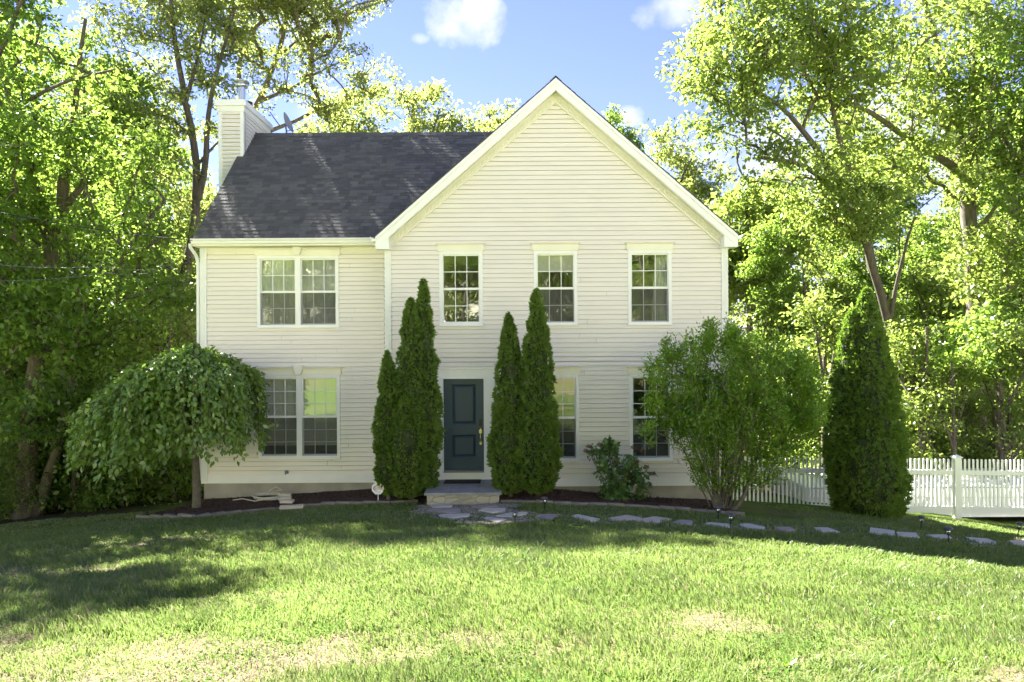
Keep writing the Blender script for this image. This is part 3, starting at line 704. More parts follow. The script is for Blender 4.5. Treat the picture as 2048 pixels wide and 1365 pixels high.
# stepping stones
STONES = [
 ([(860, 1011), (872, 1008.5), (906, 1009.5), (903, 1014.5), (866, 1015)], 'flag_grey', 'thin grey stepping stone closest to the stoop front, at its left half'),
 ([(854, 1021), (865, 1015.5), (917, 1015.5), (922, 1024), (906, 1026.5)], 'flag_red', 'rosy brown stepping stone in front of the stoop, between two grey ones'),
 ([(876, 1032), (887, 1028.5), (940, 1028), (938, 1033), (900, 1037)], 'flag_grey', 'pale grey stepping stone at the lawn edge below the rosy one'),
 ([(943, 1012), (993, 1009.5), (996, 1013), (960, 1016)], 'flag_red', 'dull brown stepping stone in the gravel by the right corner of the stoop'),
 ([(957, 1021), (968, 1017.6), (1012, 1017.6), (1009, 1022.5), (987, 1026)], 'flag_grey', 'pale grey stepping stone in gravel left of the first path light'),
 ([(967, 1036), (974, 1033), (1013, 1039), (997, 1045)], 'flag_grey', 'small pale diamond-shaped stepping stone left of the nearest path light post'),
 ([(991, 1032), (1025, 1025.5), (1055, 1024.5), (1052, 1029), (1020, 1034)], 'flag_grey', 'long thin grey stepping stone behind the nearest path light'),
 ([(1070, 1036), (1079, 1028.5), (1123, 1029), (1101, 1040)], 'flag_red', 'brown stepping stone below the path light by the bed'),
 ([(1142, 1032), (1155, 1029), (1201, 1039), (1188, 1044)], 'flag_grey', 'big blue grey stepping stone in the lawn below the hydrangea bush'),
 ([(1209, 1037), (1254, 1028.5), (1286, 1035), (1274, 1039.5), (1239, 1042)], 'flag_tan', 'largest tan stepping stone, right of the blue grey one'),
 ([(1271, 1041), (1309, 1033), (1344, 1039), (1314, 1046)], 'flag_tan', 'pinkish tan stepping stone overlapping the largest tan one'),
 ([(1341, 1047), (1359, 1040), (1386, 1041), (1384, 1050)], 'flag_red', 'small brown stepping stone left of the big green shrub base'),
 ([(1409, 1047), (1419, 1045), (1464, 1049), (1459, 1056)], 'flag_grey', 'grey stepping stone behind the path light near the fence corner'),
 ([(1476, 1048), (1499, 1047), (1530, 1055), (1526, 1061), (1496, 1058)], 'flag_grey', 'tilted grey stepping stone just right of the path light near the fence corner'),
 ([(1549, 1056), (1579, 1054), (1594, 1062), (1569, 1064)], 'flag_red', 'small half-sunk stepping stone in grass below the left fence panel'),
 ([(1626, 1055), (1656, 1055), (1680, 1064), (1646, 1065)], 'flag_grey', 'lone grey stepping stone in front of the big arborvitae left side'),
 ([(1740, 1055), (1789, 1062), (1791, 1072), (1739, 1065)], 'flag_grey', 'broad grey stepping stone in front of the big arborvitae right side'),
 ([(1793, 1064), (1834, 1067), (1841, 1077), (1796, 1073)], 'flag_grey', 'grey stepping stone touching the broad one, left of a path light'),
 ([(1851, 1070), (1894, 1069), (1909, 1079), (1874, 1078)], 'flag_grey', 'grey stepping stone directly behind the leaning path lights at right'),
 ([(1931, 1075), (1974, 1077), (1999, 1087), (1959, 1085)], 'flag_grey', 'last whole grey stepping stone before the right picture edge'),
 ([(2014, 1082), (2055, 1079), (2080, 1094), (2040, 1093)], 'flag_tan', 'sunlit stepping stone cut off by the right picture edge')]
spoly = []
for px, m, lab in STONES:
    P = [ghit(x, y, .02) for x, y in px]; c = sum(P, Vector()) / len(P)
    # real stones are irregular: add slight midpoints
    Q = []
    for a, b in zip(P, P[1:] + P[:1]):
        Q.append(a - c); mp = a.lerp(b, .5) - c; Q.append(mp * rs.uniform(.99, 1.05))
    n = len(Q); top = [(q_.x, q_.y, .024) for q_ in Q]
    # thickness: lies on sloping ground
    gx_ = (float(gz(c.x + .3, c.y)) - float(gz(c.x - .3, c.y))) / .6; gy_ = (float(gz(c.x, c.y + .3)) - float(gz(c.x, c.y - .3))) / .6
    top = [(x, y, z + gx_ * x + gy_ * y - .004) for x, y, z in top]; ins = [(x * .96, y * .96, z + .006) for x, y, z in top]; bot = [(x, y, z - .06) for x, y, z in top]
    mb = MB(); mb.poly(bot + top + ins, [(i, (i + 1) % n, n + (i + 1) % n, n + i) for i in range(n)] + [(n + i, n + (i + 1) % n, 2 * n + (i + 1) % n, 2 * n + i) for i in range(n)] + [tuple(range(2 * n, 3 * n))])
    o = mb.build('stepping_stone', m); o.location = (c.x, c.y, float(gz(c.x, c.y))); tag(o, lab, 'stepping stone', 'stepping stones of the garden path')
    spoly.append((c, max(q_.length for q_ in Q), [(q_.x + c.x, q_.y + c.y) for q_ in Q]))
def inpoly(X, Y, poly):
    r = np.zeros(X.shape, bool); n = len(poly)
    for i in range(n):
        (xa, ya), (xb, yb) = poly[i], poly[(i + 1) % n]
        c = ((ya > Y) != (yb > Y)) & (X < (xb - xa) * (Y - ya) / ((yb - ya) if abs(yb - ya) > 1e-9 else 1e-9) + xa)
        r ^= c
    return r
def gravelness(X, Y):
    r = np.zeros(X.shape)
    for (c, rad, _) in spoly:
        d = np.hypot(X - c.x, (Y - c.y) * .9) - rad; k = 1.0 if c.x < .2 else .5
        r = np.maximum(r, k * sstep(.28, .0, d))
    e = np.hypot((X + .75) / 1.0, (Y + 2.0) / .6); r = np.maximum(r, sstep(1.1, .8, e))
    return np.clip(r * (.35 + 1.1 * fbm(X * 2.2, Y * 2.2, 31)), 0, 1)
# gravel
n = 60000; X = rng.uniform(-2.6, 8.2, n); Y = rng.uniform(-7, -1.4, n)
fy = np.interp(X, [p.x for p in front], [p.y for p in front])
ok = (rng.random(n) < (gravelness(X, Y) - .3) * 1.6) & (Y < fy - .05)
X, Y = X[ok], Y[ok]; n = len(X)
r0 = rng.uniform(.008, .02, n); oct_ = np.array([(1, 0, 0), (0, 1, 0), (-1, 0, 0), (0, -1, 0), (0, 0, .7)], float)
V = np.stack([X, Y, gz(X, Y) + .006], 1)[:, None] + oct_[None] * r0[:, None, None]
lp = (np.arange(n)[:, None, None] * 5 + np.array([(0, 1, 4), (1, 2, 4), (2, 3, 4), (3, 0, 4)])[None]).reshape(-1)
tag(raw('gravel', V.reshape(-1, 3), lp, np.full(n * 4, 3), 'gravel'), 'tan pea gravel scattered between the stepping stones', 'gravel', kind='stuff')

# path lights
def path_light_at(base, loc, lab, tilt, s):
    first = path_light_at.first
    if first is None:
        t = empty('path_light', (0, 0, 0))
        mb = MB(); mb.lathe((0, 0, 0), [(.001, -.12), (.008, -.05), (.009, 0), (.009, .155), (.022, .165), (.024, .18), (.001, .182)], 10); mb.build('stake', 'blackm', t)
        mb = MB(); mb.lathe((0, 0, 0), [(.038, .183), (.04, .187), (.036, .262), (.030, .264), (.033, .188)], 14); g = mb.build('lamp_glass', 'glass', t)
        mb = MB()
        for k in range(4):
            a = PI / 4 + k * PI / 2; mb.tube([(.043 * math.cos(a), .043 * math.sin(a), .18), (.043 * math.cos(a), .043 * math.sin(a), .27)], .005, 5)
        mb.lathe((0, 0, 0), [(.05, .176), (.05, .184), (.0, .186)], 14); mb.build('cage', 'blackm', t)
        mb = MB(); mb.lathe((0, 0, 0), [(.03, .262), (.073, .262), (.074, .27), (.055, .292), (.03, .304), (.001, .306)], 16); mb.build('lamp_cap', 'capm', t)
        path_light_at.first = first = t; o = t
    else: o = copy_tree(first)
    o.location = loc; o.rotation_euler = (tilt[0], tilt[1], rs.random() * 6); o.scale = (s, s, s)
    tag(o, lab, 'path light', 'solar path lights along the stepping stones')
path_light_at.first = None
M['capm'] = simple('weathered_cap', (.10, .09, .10), .3, .1, metal=.6)
for (bx, by, ty_), lab, tilt in (((1030, 1052, 1019), 'black solar path light standing nearest the stoop, in front of a long thin stone', (0, .03)),
        ((1089, 1022.5, 993), 'black solar path light at the bed edge below the right arborvitae pair', (0, .02)),
        ((1437, 1043, 1010), 'dark path light half lost against the mulch at the big shrub base', (0, .02)),
        ((1461, 1059, 1026), 'path light with round cap between two grey stones near the fence corner', (0, -.03)),
        ((1841.5, 1060, 1031), 'crooked path light leaning right, in front of the fence post', (0, .16)),
        ((1897, 1089, 1053), 'upright path light beside the last stones at the lawn shadow', (0, -.02)),
        ((2034.5, 1073, 1043), 'leaning path light in sunlit grass at the right picture edge', (0, .2))):
    p = ghit(bx, by); D = p.y - CAMY; h = (by - ty_) * D / F
    path_light_at(None, (p.x, p.y, float(gz(p.x, p.y)) - .005), lab, tilt, h / .305)

# security sign: octagon on a stake with lettering
p = at(756, 1003, ghit(756, 1009).y - CAMY + .10); sg = empty('yard_sign', p, 'small white octagonal security sign on a stake in the mulch left of the arborvitae', 'sign')
D = p.y - CAMY; s = D / F; hz = (1004 - 978) * s; rr = 13.2 * s
mb = MB(); mb.box(-.008, .008, .012, .02, -.2, hz); mb.build('stake', 'white', sg)
mb = MB(); mb.prism([(rr * math.cos(PI / 8 + k * PI / 4), hz + rr * math.sin(PI / 8 + k * PI / 4)) for k in range(8)], 0, .01); face = mb.build('sign_face', 'white', sg)
M['red'] = simple('red_print', (.50, .03, .03), .5, .05); M['blueink'] = simple('blue_print', (.02, .06, .26), .5, .05); M['greyink'] = simple('grey_print', (.4, .42, .45), .5, .05)
def text(s, x, z, size, m, y=-.003):
    c = bpy.data.curves.new('lettering', 'FONT'); c.body = s; c.size = size; c.align_x = 'CENTER'; c.align_y = 'CENTER'; c.extrude = .0008
    o = bpy.data.objects.new('lettering', c); COL.objects.link(o); bpy.context.view_layer.update()
    me = bpy.data.meshes.new_from_object(o.evaluated_get(bpy.context.evaluated_depsgraph_get())); bpy.data.objects.remove(o)
    me.materials.clear(); me.materials.append(M[m]); o = bpy.data.objects.new('lettering', me); COL.objects.link(o)
    o.parent = face; o.location = (x, y, z); o.rotation_euler = (PI / 2, 0, 0); return o
a = text('ADVANCED', .012, hz + .022, .043, 'red'); a.scale.x = .72
a = text('PROTECTION', .012, hz - .017, .043, 'red'); a.scale.x = .62
a = text('SECURITY', 0, hz - .075, .026, 'greyink')
mb = MB(); pr = [(-.095 + .10 * (1 - math.cos(t)), hz + .062 * math.sin(t), 1) for t in np.linspace(-1.35, 1.35, 18)]
for (x0_, z0_, _), (x1_, z1_, _) in zip(pr, pr[1:]):
    mb.face([(x0_, -.002, z0_), (x0_ + .016, -.002, z0_), (x1_ + .016, -.002, z1_), (x1_, -.002, z1_)])
mb.build('emblem', 'blueink', face)

# coiled hose, loose pavers
p = at(537, 994, 15.9); hz0 = interp(backz, p.x)[0] + .06
mb = MB(); pts = []
for k in range(150):
    t = k / 149 * 2 * PI * 4.3; r = 1 + .08 * math.sin(t * .37) ; pts.append((p.x + .30 * r * math.cos(t) + .03 * math.sin(t * .21), p.y + .26 * r * math.sin(t), hz0 + .018 + .016 * (k / 38) + .02 * math.sin(t * .5) ** 2))
pts = [(p.x - .75, p.y - .1, hz0 + .0), (p.x - .55, p.y - .06, hz0 + .02), (p.x - .2, p.y - .3, hz0 + .015)] + pts[2:] + [(p.x + .25, p.y + .12, hz0 + .17), (p.x + .12, p.y + .15, hz0 + .24), (p.x, p.y + .1, hz0 + .17), (p.x - .05, p.y, hz0 + .08)]
mb.tube(pts, .0115, 6); tag(mb.build('garden_hose', 'hose'), 'pale garden hose coiled on the mulch below the left window', 'hose')
for (cx, cy_, w_, lab, rot) in ((571, 988, 22, 'topmost grey paver block leaning beside the hose', .0), (570, 995, 24, 'second paver block from the top of the small stack', .08), (574, 1001, 26, 'paver block between the small stack and the long one', -.05), (583, 1012, 45, 'long grey paver block lying at the lawn edge of the mulch', .22)):
    D = 15.6 - (cy_ - 988) * .045; p = at(cx, cy_, D); w_ = w_ * D / F / 2
    mb = MB(); mb.box(-w_, w_, -.06, .06, -.05, .008, .006); o = mb.build('paver_block', 'flag_grey'); o.location = (p.x, p.y, p.z); o.rotation_euler = (.06, 0, rot); tag(o, lab, 'paver block', 'loose paver blocks beside the hose')

# ================================================================== fence and deck behind it
FY = .42
def fzt(x): return .60 - .018 * (x - 6.5)
fx0, fx1 = 4.98, 12.2
fence = empty('picket_fence', (fx0, FY, -.6), 'white vinyl picket fence running from the house corner to the right', 'fence')
def fl_(mb, name): return mb.build(name, 'vinyl', fence)
O_ = Vector((fx0, FY, -.6))
xa = fx0; posts = [at(1913.5, 1000, 16.42).x]
x = fx0 + .02
k = 0
while x < fx1:
    if all(abs(x + .02 - p) > .09 for p in posts):
        zt = fzt(x); mb = MB(); w = .042
        mb.prism([(x - fx0, zt - 1.10 + .6), (x + w - fx0, zt - 1.10 + .6), (x + w - fx0, zt + .6 - .012), (x + w * .72 - fx0, zt + .6), (x + w * .28 - fx0, zt + .6), (x - fx0, zt + .6 - .012)], -.011, .011)
        fl_(mb, 'picket')
    x += .0945
for (za, zb, t) in ((-.36, -.255, .026), (-1.235, -1.08, .028)):
    edges = [fx0] + [e for p in posts for e in (p - .07, p + .07)] + [fx1]
    for a, b in zip(edges[::2], edges[1::2]):
        mb = MB(); mb.prism([(a - fx0, fzt(a) + za + .6), (b - fx0, fzt(b) + za + .6), (b - fx0, fzt(b) + zb + .6), (a - fx0, fzt(a) + zb + .6)], -t, t); fl_(mb, 'rail')
for p in posts:
    zt = fzt(p) + .6; mb = MB(); mb.box(p - .07 - fx0, p + .07 - fx0, -.07, .07, zt - 1.6, zt + .03, .006); po = fl_(mb, 'post')
    mb = MB(); c = p - fx0; mb.box(c - .092, c + .092, -.092, .092, zt + .0305, zt + .055, .004)
    mb.poly([(c - .085, -.085, zt + .0555), (c + .085, -.085, zt + .0555), (c + .085, .085, zt + .0555), (c - .085, .085, zt + .0555), (c, 0, zt + .105)], [(0, 1, 4), (1, 2, 4), (2, 3, 4), (3, 0, 4)]); mb.build('post_cap', 'vinyl', po)
# low white deck behind the fence
dx0 = at(1606, 990, 17.6).x
dk = empty('low_deck', (dx0, 1.5, -.8), 'low white plank deck in the sun behind the picket fence', 'deck')
mb = MB()
for k in range(17): mb.box(.02, 9, k * .145, k * .145 + .138, .475, .5, .003)
mb.build('deck_board', 'vinyl', dk)
mb = MB()
for k in range(3): mb.box(0, 9, -.02, .0, -.25 + k * .24, -.02 + k * .24, .005)
mb.box(0, .03, .001, 2.4, -.3, .47); mb.box(3.2, 3.32, -.06, -.021, -.3, .5); mb.box(0.0, .1, -.06, -.021, -.3, .5); mb.build('skirt', 'vinyl', dk)

# ================================================================== evergreens by the house
def arborvitae(base, H, lobes, n, seed, label, lean=0, spray=.085):
    """lobes: (dx, dy, radius, top, z of the widest point) — several upright leaders grown together"""
    g = np.random.default_rng(seed); root = empty('arborvitae', base, label, 'arborvitae', None)
    core = MB(); Ps, As, Ns = [], [], []
    tot = sum(l[2] * l[3] for l in lobes)
    for li, (dx, dy, r, h, zw) in enumerate(lobes):
        def prof(t): # radius along height fraction
            t = np.asarray(t, float); w = zw / h
            low = .52 + .48 * np.sin(np.clip(t / w, 0, 1) * PI / 2); up = np.clip((1 - t) / (1 - w), 0, 1) ** .66
            return np.where(t < w, low, up) * (1 - .0 * t) * np.clip(t * 14 + .55, 0, 1)
        ts = np.linspace(.02, .985, 12)
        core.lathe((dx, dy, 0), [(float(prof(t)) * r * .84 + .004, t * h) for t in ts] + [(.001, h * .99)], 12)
        m = int(n * r * h / tot); t = 1 - (1 - g.random(int(m * 1.0))) ** .80; t = t * .995 + .005
        an = g.uniform(0, 2 * PI, len(t))
        lump = .86 + .22 * fbm(an * 2.2 + seed, t * h * 2.6, seed + li, 2) + .10 * fbm(an * 5 + seed, t * h * 7, seed + li + 7, 2)
        tuft = fbm(an * 6, t * h * 6.0, seed + 50, 2)
        rad = prof(t) * r * (lump + (tuft - .5) * .34) * g.uniform(.90, 1.06, len(t)) + .012
        K = int(70 * r * h / .6); kt = 1 - (1 - g.random(K)) ** .8; ka = g.uniform(0, 2 * PI, K); krad = prof(kt) * r
        da = (an[:, None] - ka[None] + PI) % (2 * PI) - PI; dd = np.sqrt((da * (krad[None] * .6 + .04)) ** 2 + ((t[:, None] - kt[None]) * h * .62) ** 2); kn = dd.argmin(1); dm_ = dd.min(1)
        rad = rad * .93 + .075 * (r / .4) ** .5 * np.clip(1 - (dm_ / .085) ** 2, -.6, 1) * np.clip(prof(t) * 1.6, .3, 1)
        side_ = da[np.arange(len(t)), kn] * 4; upk = (t - kt[kn]) * h * 5
        out = np.stack([np.cos(an), np.sin(an), np.zeros_like(an)], 1)
        P = np.stack([dx + out[:, 0] * rad, dy + out[:, 1] * rad * .95, t * h], 1)
        P[:, 0] += lean * t * t * h
        tang = np.stack([-np.sin(an), np.cos(an), np.zeros_like(an)], 1); tilt = g.normal(0, .55, len(t))
        A = out * g.uniform(.25, .9, (len(t), 1)) + np.array([0, 0, 1]) * g.uniform(.35, 1.1, (len(t), 1)) + tang * (tilt + np.clip(side_, -.8, .8))[:, None] + np.array([0, 0, 1]) * np.clip(upk, -.5, .6)[:, None]
        Nn = tang * np.cos(g.uniform(-.9, .9, len(t)))[:, None] + out * g.normal(0, .6, (len(t), 1))
        Ps.append(P); As.append(A); Ns.append(Nn)
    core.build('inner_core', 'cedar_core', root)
    P, A, N = np.concatenate(Ps), nrm(np.concatenate(As)), np.concatenate(Ns); n = len(P); L = g.uniform(.6, 1.25, n) * spray
    B = nrm(np.cross(N, A)); parts = []
    for sp in (-.85, -.35, .15, .62):
        ax_ = nrm(A + B * sp + g.normal(0, .12, (n, 3))); parts.append(leaves(P + A * L[:, None] * (.12 if abs(sp) > .5 else 0) - A * (L * .4)[:, None], ax_, N + g.normal(0, .3, (n, 3)), L * g.uniform(.75, 1.05, n), L * .30, .03))
    raw('foliage', np.concatenate(parts), *quads(4 * n), 'cedar', root)
    mb = MB(); mb.tube([(lobes[0][0], lobes[0][1], -.15), (lobes[0][0], lobes[0][1], .5)], [.05, .04], 8); mb.build('trunk', 'stem', root)
    return root
def gbase(px, py, D):
    p = at(px, py, D); return (p.x, p.y, p.z)
S15 = 15.0 / F
# left pair: main with two leaders, plus a short slim one
def H_(top, bot, D): return (bot - top) * D / F
b = gbase(822, 992, 15.05)
arborvitae(b, 0, [(0.02, 0, .40, H_(595, 992, 15), 1.5), (.27, .12, .33, H_(556, 992, 15), 1.7), (-.06, -.14, .40, H_(760, 992, 15), 1.1)], 15000, 11, 'tall dark green arborvitae with a split tip left of the front door')
b = gbase(777, 990, 14.95)
arborvitae(b, 0, [(0, 0, .27, H_(704, 990, 15.0), 1.15)], 4200, 12, 'short slim arborvitae tucked against the left side of the tall split one')
b = gbase(1021, 985, 15.05)
arborvitae(b, 0, [(0, 0, .33, H_(625, 985, 15), 1.35), (-.05, -.06, .36, H_(770, 985, 15), 1.0)], 9500, 13, 'shorter arborvitae of the pair right of the front door', lean=-.004)
b = gbase(1074, 985, 14.95)
arborvitae(b, 0, [(.02, 0, .37, H_(580, 985, 15), 1.5), (.0, -.05, .42, H_(760, 985, 15), .9)], 11500, 14, 'taller arborvitae right of the front door, reaching the upper window', lean=-.002)
p = ghit(1732, 1030); D = p.y - CAMY
arborvitae((p.x, p.y, p.z - .05), 0, [(.03, 0, .62, H_(572, 1030, D), 1.6), (-.24, .05, .52, H_(612, 1030, D), 1.5), (.33, .1, .50, H_(660, 1030, D), 1.5), (-.05, -.2, .62, H_(790, 1030, D), 1.1), (-.30, -.05, .42, H_(720, 1030, D), 1.2), (.42, -.1, .38, H_(880, 1030, D), .9)], 22000, 15, 'huge broad arborvitae standing alone in front of the picket fence', spray=.10)

# ================================================================== branching plants
def tubes_np(A, B, ra, rb, n):
    d = nrm(B - A); ref = np.where(np.abs(d[:, 2:3]) > .9, np.array([[1., 0, 0]]), np.array([[0, 0, 1.]]))
    u = nrm(np.cross(d, ref)); v = np.cross(d, u); t = np.arange(n) * 2 * PI / n
    ring = u[:, None] * np.cos(t)[None, :, None] + v[:, None] * np.sin(t)[None, :, None]
    V = np.concatenate([A[:, None] + ring * ra[:, None, None], B[:, None] + ring * rb[:, None, None]], 1).reshape(-1, 3)
    j = np.arange(n); f = np.stack([j, (j + 1) % n, n + (j + 1) % n, n + j], 1)
    return V, (np.arange(len(A))[:, None, None] * 2 * n + f[None]).reshape(-1, 4)
def grow_tree(name, base, trunks, blobs, nclump, nleaf, lsize, crad, leafm, barkm, seed, label, cat='tree', group=None, tip=.010, up=.25, flat=.55, droop=.25, cap=None, aspect=.58, fork=.2):
    """trunks: list of ([points], r0, r1) in local metres; blobs: (x,y,z,rx,ry,rz,weight). Every leaf clump is joined to the nearest limb by a grown branch."""
    g = np.random.default_rng(seed); root = empty(name, base, label, cat, group)
    nodes, par, main = [], [], []
    tm = MB()
    for pts, r0, r1 in trunks:
        pts = [Vector(p) for p in pts]; dense = []
        for a, b in zip(pts, pts[1:]):
            k = max(2, int((b - a).length / .6))
            for i in range(k): dense.append(a.lerp(b, i / k))
        dense.append(pts[-1])
        for i in range(3):
            dense = [dense[0]] + [(dense[j - 1] + dense[j] * 2 + dense[j + 1]) / 4 for j in range(1, len(dense) - 1)] + [dense[-1]]
        wob = .12 * r0; dense = [dense[0]] + [q_ + Vector(g.normal(0, wob, 3)) for q_ in dense[1:]]
        m = len(dense); rad = [r0 + (r1 - r0) * (i / (m - 1)) ** .8 for i in range(m)]
        if dense[0].z < .4: rad[0] *= 1.35
        tm.tube(dense, rad, 10 if r0 > .08 else 6)
        s0 = len(nodes)
        for i, q_ in enumerate(dense):
            nodes.append(np.array(q_)); par.append(s0 + i - 1 if i else -1); main.append(rad[i])
    wts = np.array([b[6] for b in blobs], float); wts /= wts.sum()
    C = []
    for bi, k in enumerate(g.multinomial(nclump, wts)):
        b = blobs[bi]; d = nrm(g.normal(0, 1, (k, 3))); r = g.random(k) ** (1 / 2.6)
        C.append(np.array(b[:3]) + d * r[:, None] * np.array(b[3:6]))
    C = np.concatenate(C)
    N0 = np.array(nodes); dm = np.min(np.linalg.norm(C[:, None] - N0[None], axis=2), axis=1); C = C[np.argsort(dm)]
    K = len(nodes) + 4 * len(C) + 8; NA = np.zeros((K, 3)); NA[:len(nodes)] = N0; cnt = len(nodes); nm = cnt
    PA = np.full(K, -1); PA[:nm] = par; ends = []
    for c in C:
        d = NA[:cnt] - c; dist = np.linalg.norm(d, axis=1)
        cost = dist + np.clip(d[:, 2] + up * dist, 0, None) * 1.6
        cost[:nm] += fork * (dist[:nm] > 0)
        i = int(np.argmin(cost)); L = dist[i]; a = NA[i]; prev = i; k = 3 if L > .8 else 2
        for j in range(1, k + 1):
            t = j / k; q_ = a + (c - a) * t + g.normal(0, .05, 3) * L * (t < 1) + np.array([0, 0, .10 * L * math.sin(PI * t) * (1 if droop < .6 else 2)])
            NA[cnt] = q_; PA[cnt] = prev; prev = cnt; cnt += 1
        ends.append(prev)
    area = np.zeros(cnt)
    area[ends] += tip ** 2.2
    for i in range(cnt - 1, nm - 1, -1):
        if area[i] == 0: area[i] = tip ** 2.2
        if PA[i] >= nm: area[PA[i]] += area[i]
    rr = area ** (1 / 2.2)
    ch = np.arange(nm, cnt); pa = PA[ch]; rb = rr[ch]; ra = np.where(pa >= nm, rr[np.maximum(pa, 0)], np.minimum(rb * 1.25, np.array(main + [0] * (cnt - nm))[pa]))
    ra = np.minimum(ra, rb * 1.6)
    if cap: ra = np.minimum(ra, cap); rb = np.minimum(rb, cap)
    V2, F2 = tubes_np(NA[pa], NA[ch], ra, rb, 5)
    i0 = len(tm.v); tv = np.array(tm.v).reshape(-1, 3)
    loops = [i for f in tm.f for i in f]; tot = [len(f) for f in tm.f]
    raw('trunk', np.concatenate([tv, V2]), np.concatenate([np.array(loops, int), (F2 + i0).ravel()]), np.array(tot + [4] * len(F2)), barkm, root, smooth=True)
    E = NA[ends]; k = len(E); n = k * nleaf; ci = np.repeat(np.arange(k), nleaf)
    sz = g.uniform(.65, 1.3, k)[ci]
    off = g.normal(0, 1, (n, 3)); off = nrm(off) * (g.random((n, 1)) ** .5) * np.array([1, 1, flat]) * crad * sz[:, None]
    # leaves also string back along the branch
    back = (NA[PA[ends]] - E)[ci] * (g.random((n, 1)) ** 2) * .8
    P = E[ci] + off + back
    A = nrm(off * .6 + g.normal(0, .55, (n, 3)) * crad + np.array([0, 0, -droop * crad]))
    N = np.array([0, 0, 1.0]) + g.normal(0, .62, (n, 3))
    L = g.uniform(.65, 1.25, n) * lsize
    V = leaves(P, A, N, L, L * aspect * g.uniform(.8, 1.2, n)); qd = quads(n)
    raw('crown', V, *qd, leafm, root)
    return root
def loc(base, px, py, D):
    p = at(px, py, D); return (p.x - base[0], p.y - base[1], p.z - base[2])
def blob(base, px, py, D, rx, ry, rd, w=None):
    p = loc(base, px, py, D); s = D / F
    return (*p, rx * s, rd, ry * s, w if w else rx * ry * rd * s * s)
def on_ground(px, D):
    p = at(px, 900, D); return (p.x, p.y, float(gz(p.x, p.y)) - .08)

# weeping mulberry at the left corner of the house
def weeping():
    p = ghit(393, 1026); base = (p.x, p.y, p.z + .02); s = (p.y - CAMY) / F
    root = empty('weeping_tree', base, 'umbrella-shaped weeping tree on one dark trunk at the left house corner', 'weeping tree')
    g = np.random.default_rng(8); mb = MB()
    hub = Vector((-.12, .05, (1026 - 740) * s))
    mb.tube([(0, 0, -.1), (.01, 0, .5), (-.03, .02, 1.2), (-.10, .03, 2.0), hub], [.10, .082, .075, .075, .05], 10)
    Ps, As = [], []
    for k in range(330):
        a = g.uniform(0, 2 * PI)
        reach = (1.68 if math.cos(a) < 0 else .93) ; reach = abs(math.cos(a)) * reach + abs(math.sin(a)) * 1.35
        rr = reach * math.sqrt(g.uniform(.02, 1.0))
        topz = hub.z + (.52 - .30 * (rr / reach) ** 2) * g.uniform(.55, 1.0) - (1.0 if math.cos(a) < -.3 else .35) * (rr / reach) ** 1.7
        bumps = .20 * math.sin(a * 5 + 1) * rr / reach
        endz = (1.28 + .9 * (1 - rr / reach) - .22 * (rr / reach) * (math.cos(a) < 0)) + g.uniform(-.22, .35) + bumps * .4; endz = max(endz, .98 + g.uniform(0, .12))
        m = 14; path = []; wig = g.normal(0, .05, 3)
        for i in range(m):
            t = i / (m - 1); hr = rr * (1 - (1 - min(t / .55, 1)) ** 1.7) * (1 + .06 * max(0, t - .55))
            z = hub.z + (topz - hub.z) * math.sin(min(t / .42, 1) * PI / 2) if t < .42 else topz - (topz - endz) * ((t - .42) / .58) ** 1.35
            path.append(Vector((hub.x + math.cos(a + wig[0] * t * 2) * hr, hub.y + math.sin(a + wig[0] * t * 2) * hr, z + bumps * t * (1 - t))))
        if g.random() < .55: mb.tube(path, [.016 - .012 * i / (m - 1) for i in range(m)], 5, False)
        L = sum((path[i + 1] - path[i]).length for i in range(m - 1)); n = int(L * 30)
        for t in g.uniform(.16, 1, n):
            f = t * (m - 1); i = min(int(f), m - 2); q_ = path[i].lerp(path[i + 1], f - i); d = (path[i + 1] - path[i]).normalized()
            Ps.append(q_ + Vector(g.normal(0, .045, 3))); As.append(Vector((math.cos(a), math.sin(a), 0)) * g.uniform(0, .9) + d * .5 + Vector(g.normal(0, .65, 3)) + Vector((0, 0, -.6)))
    P, A = np.array(Ps), np.array(As); n = len(P)
    out = P - np.array([hub.x, hub.y, 1.4]); N = nrm(out) * .7 + g.normal(0, .6, (n, 3)) + np.array([0, 0, .35]); L = g.uniform(.08, .15, n)
    mb.build('trunk', 'stem', root); raw('crown', leaves(P, A, N, L, L * .60, .10), *quads(n), 'weep', root)
weeping()

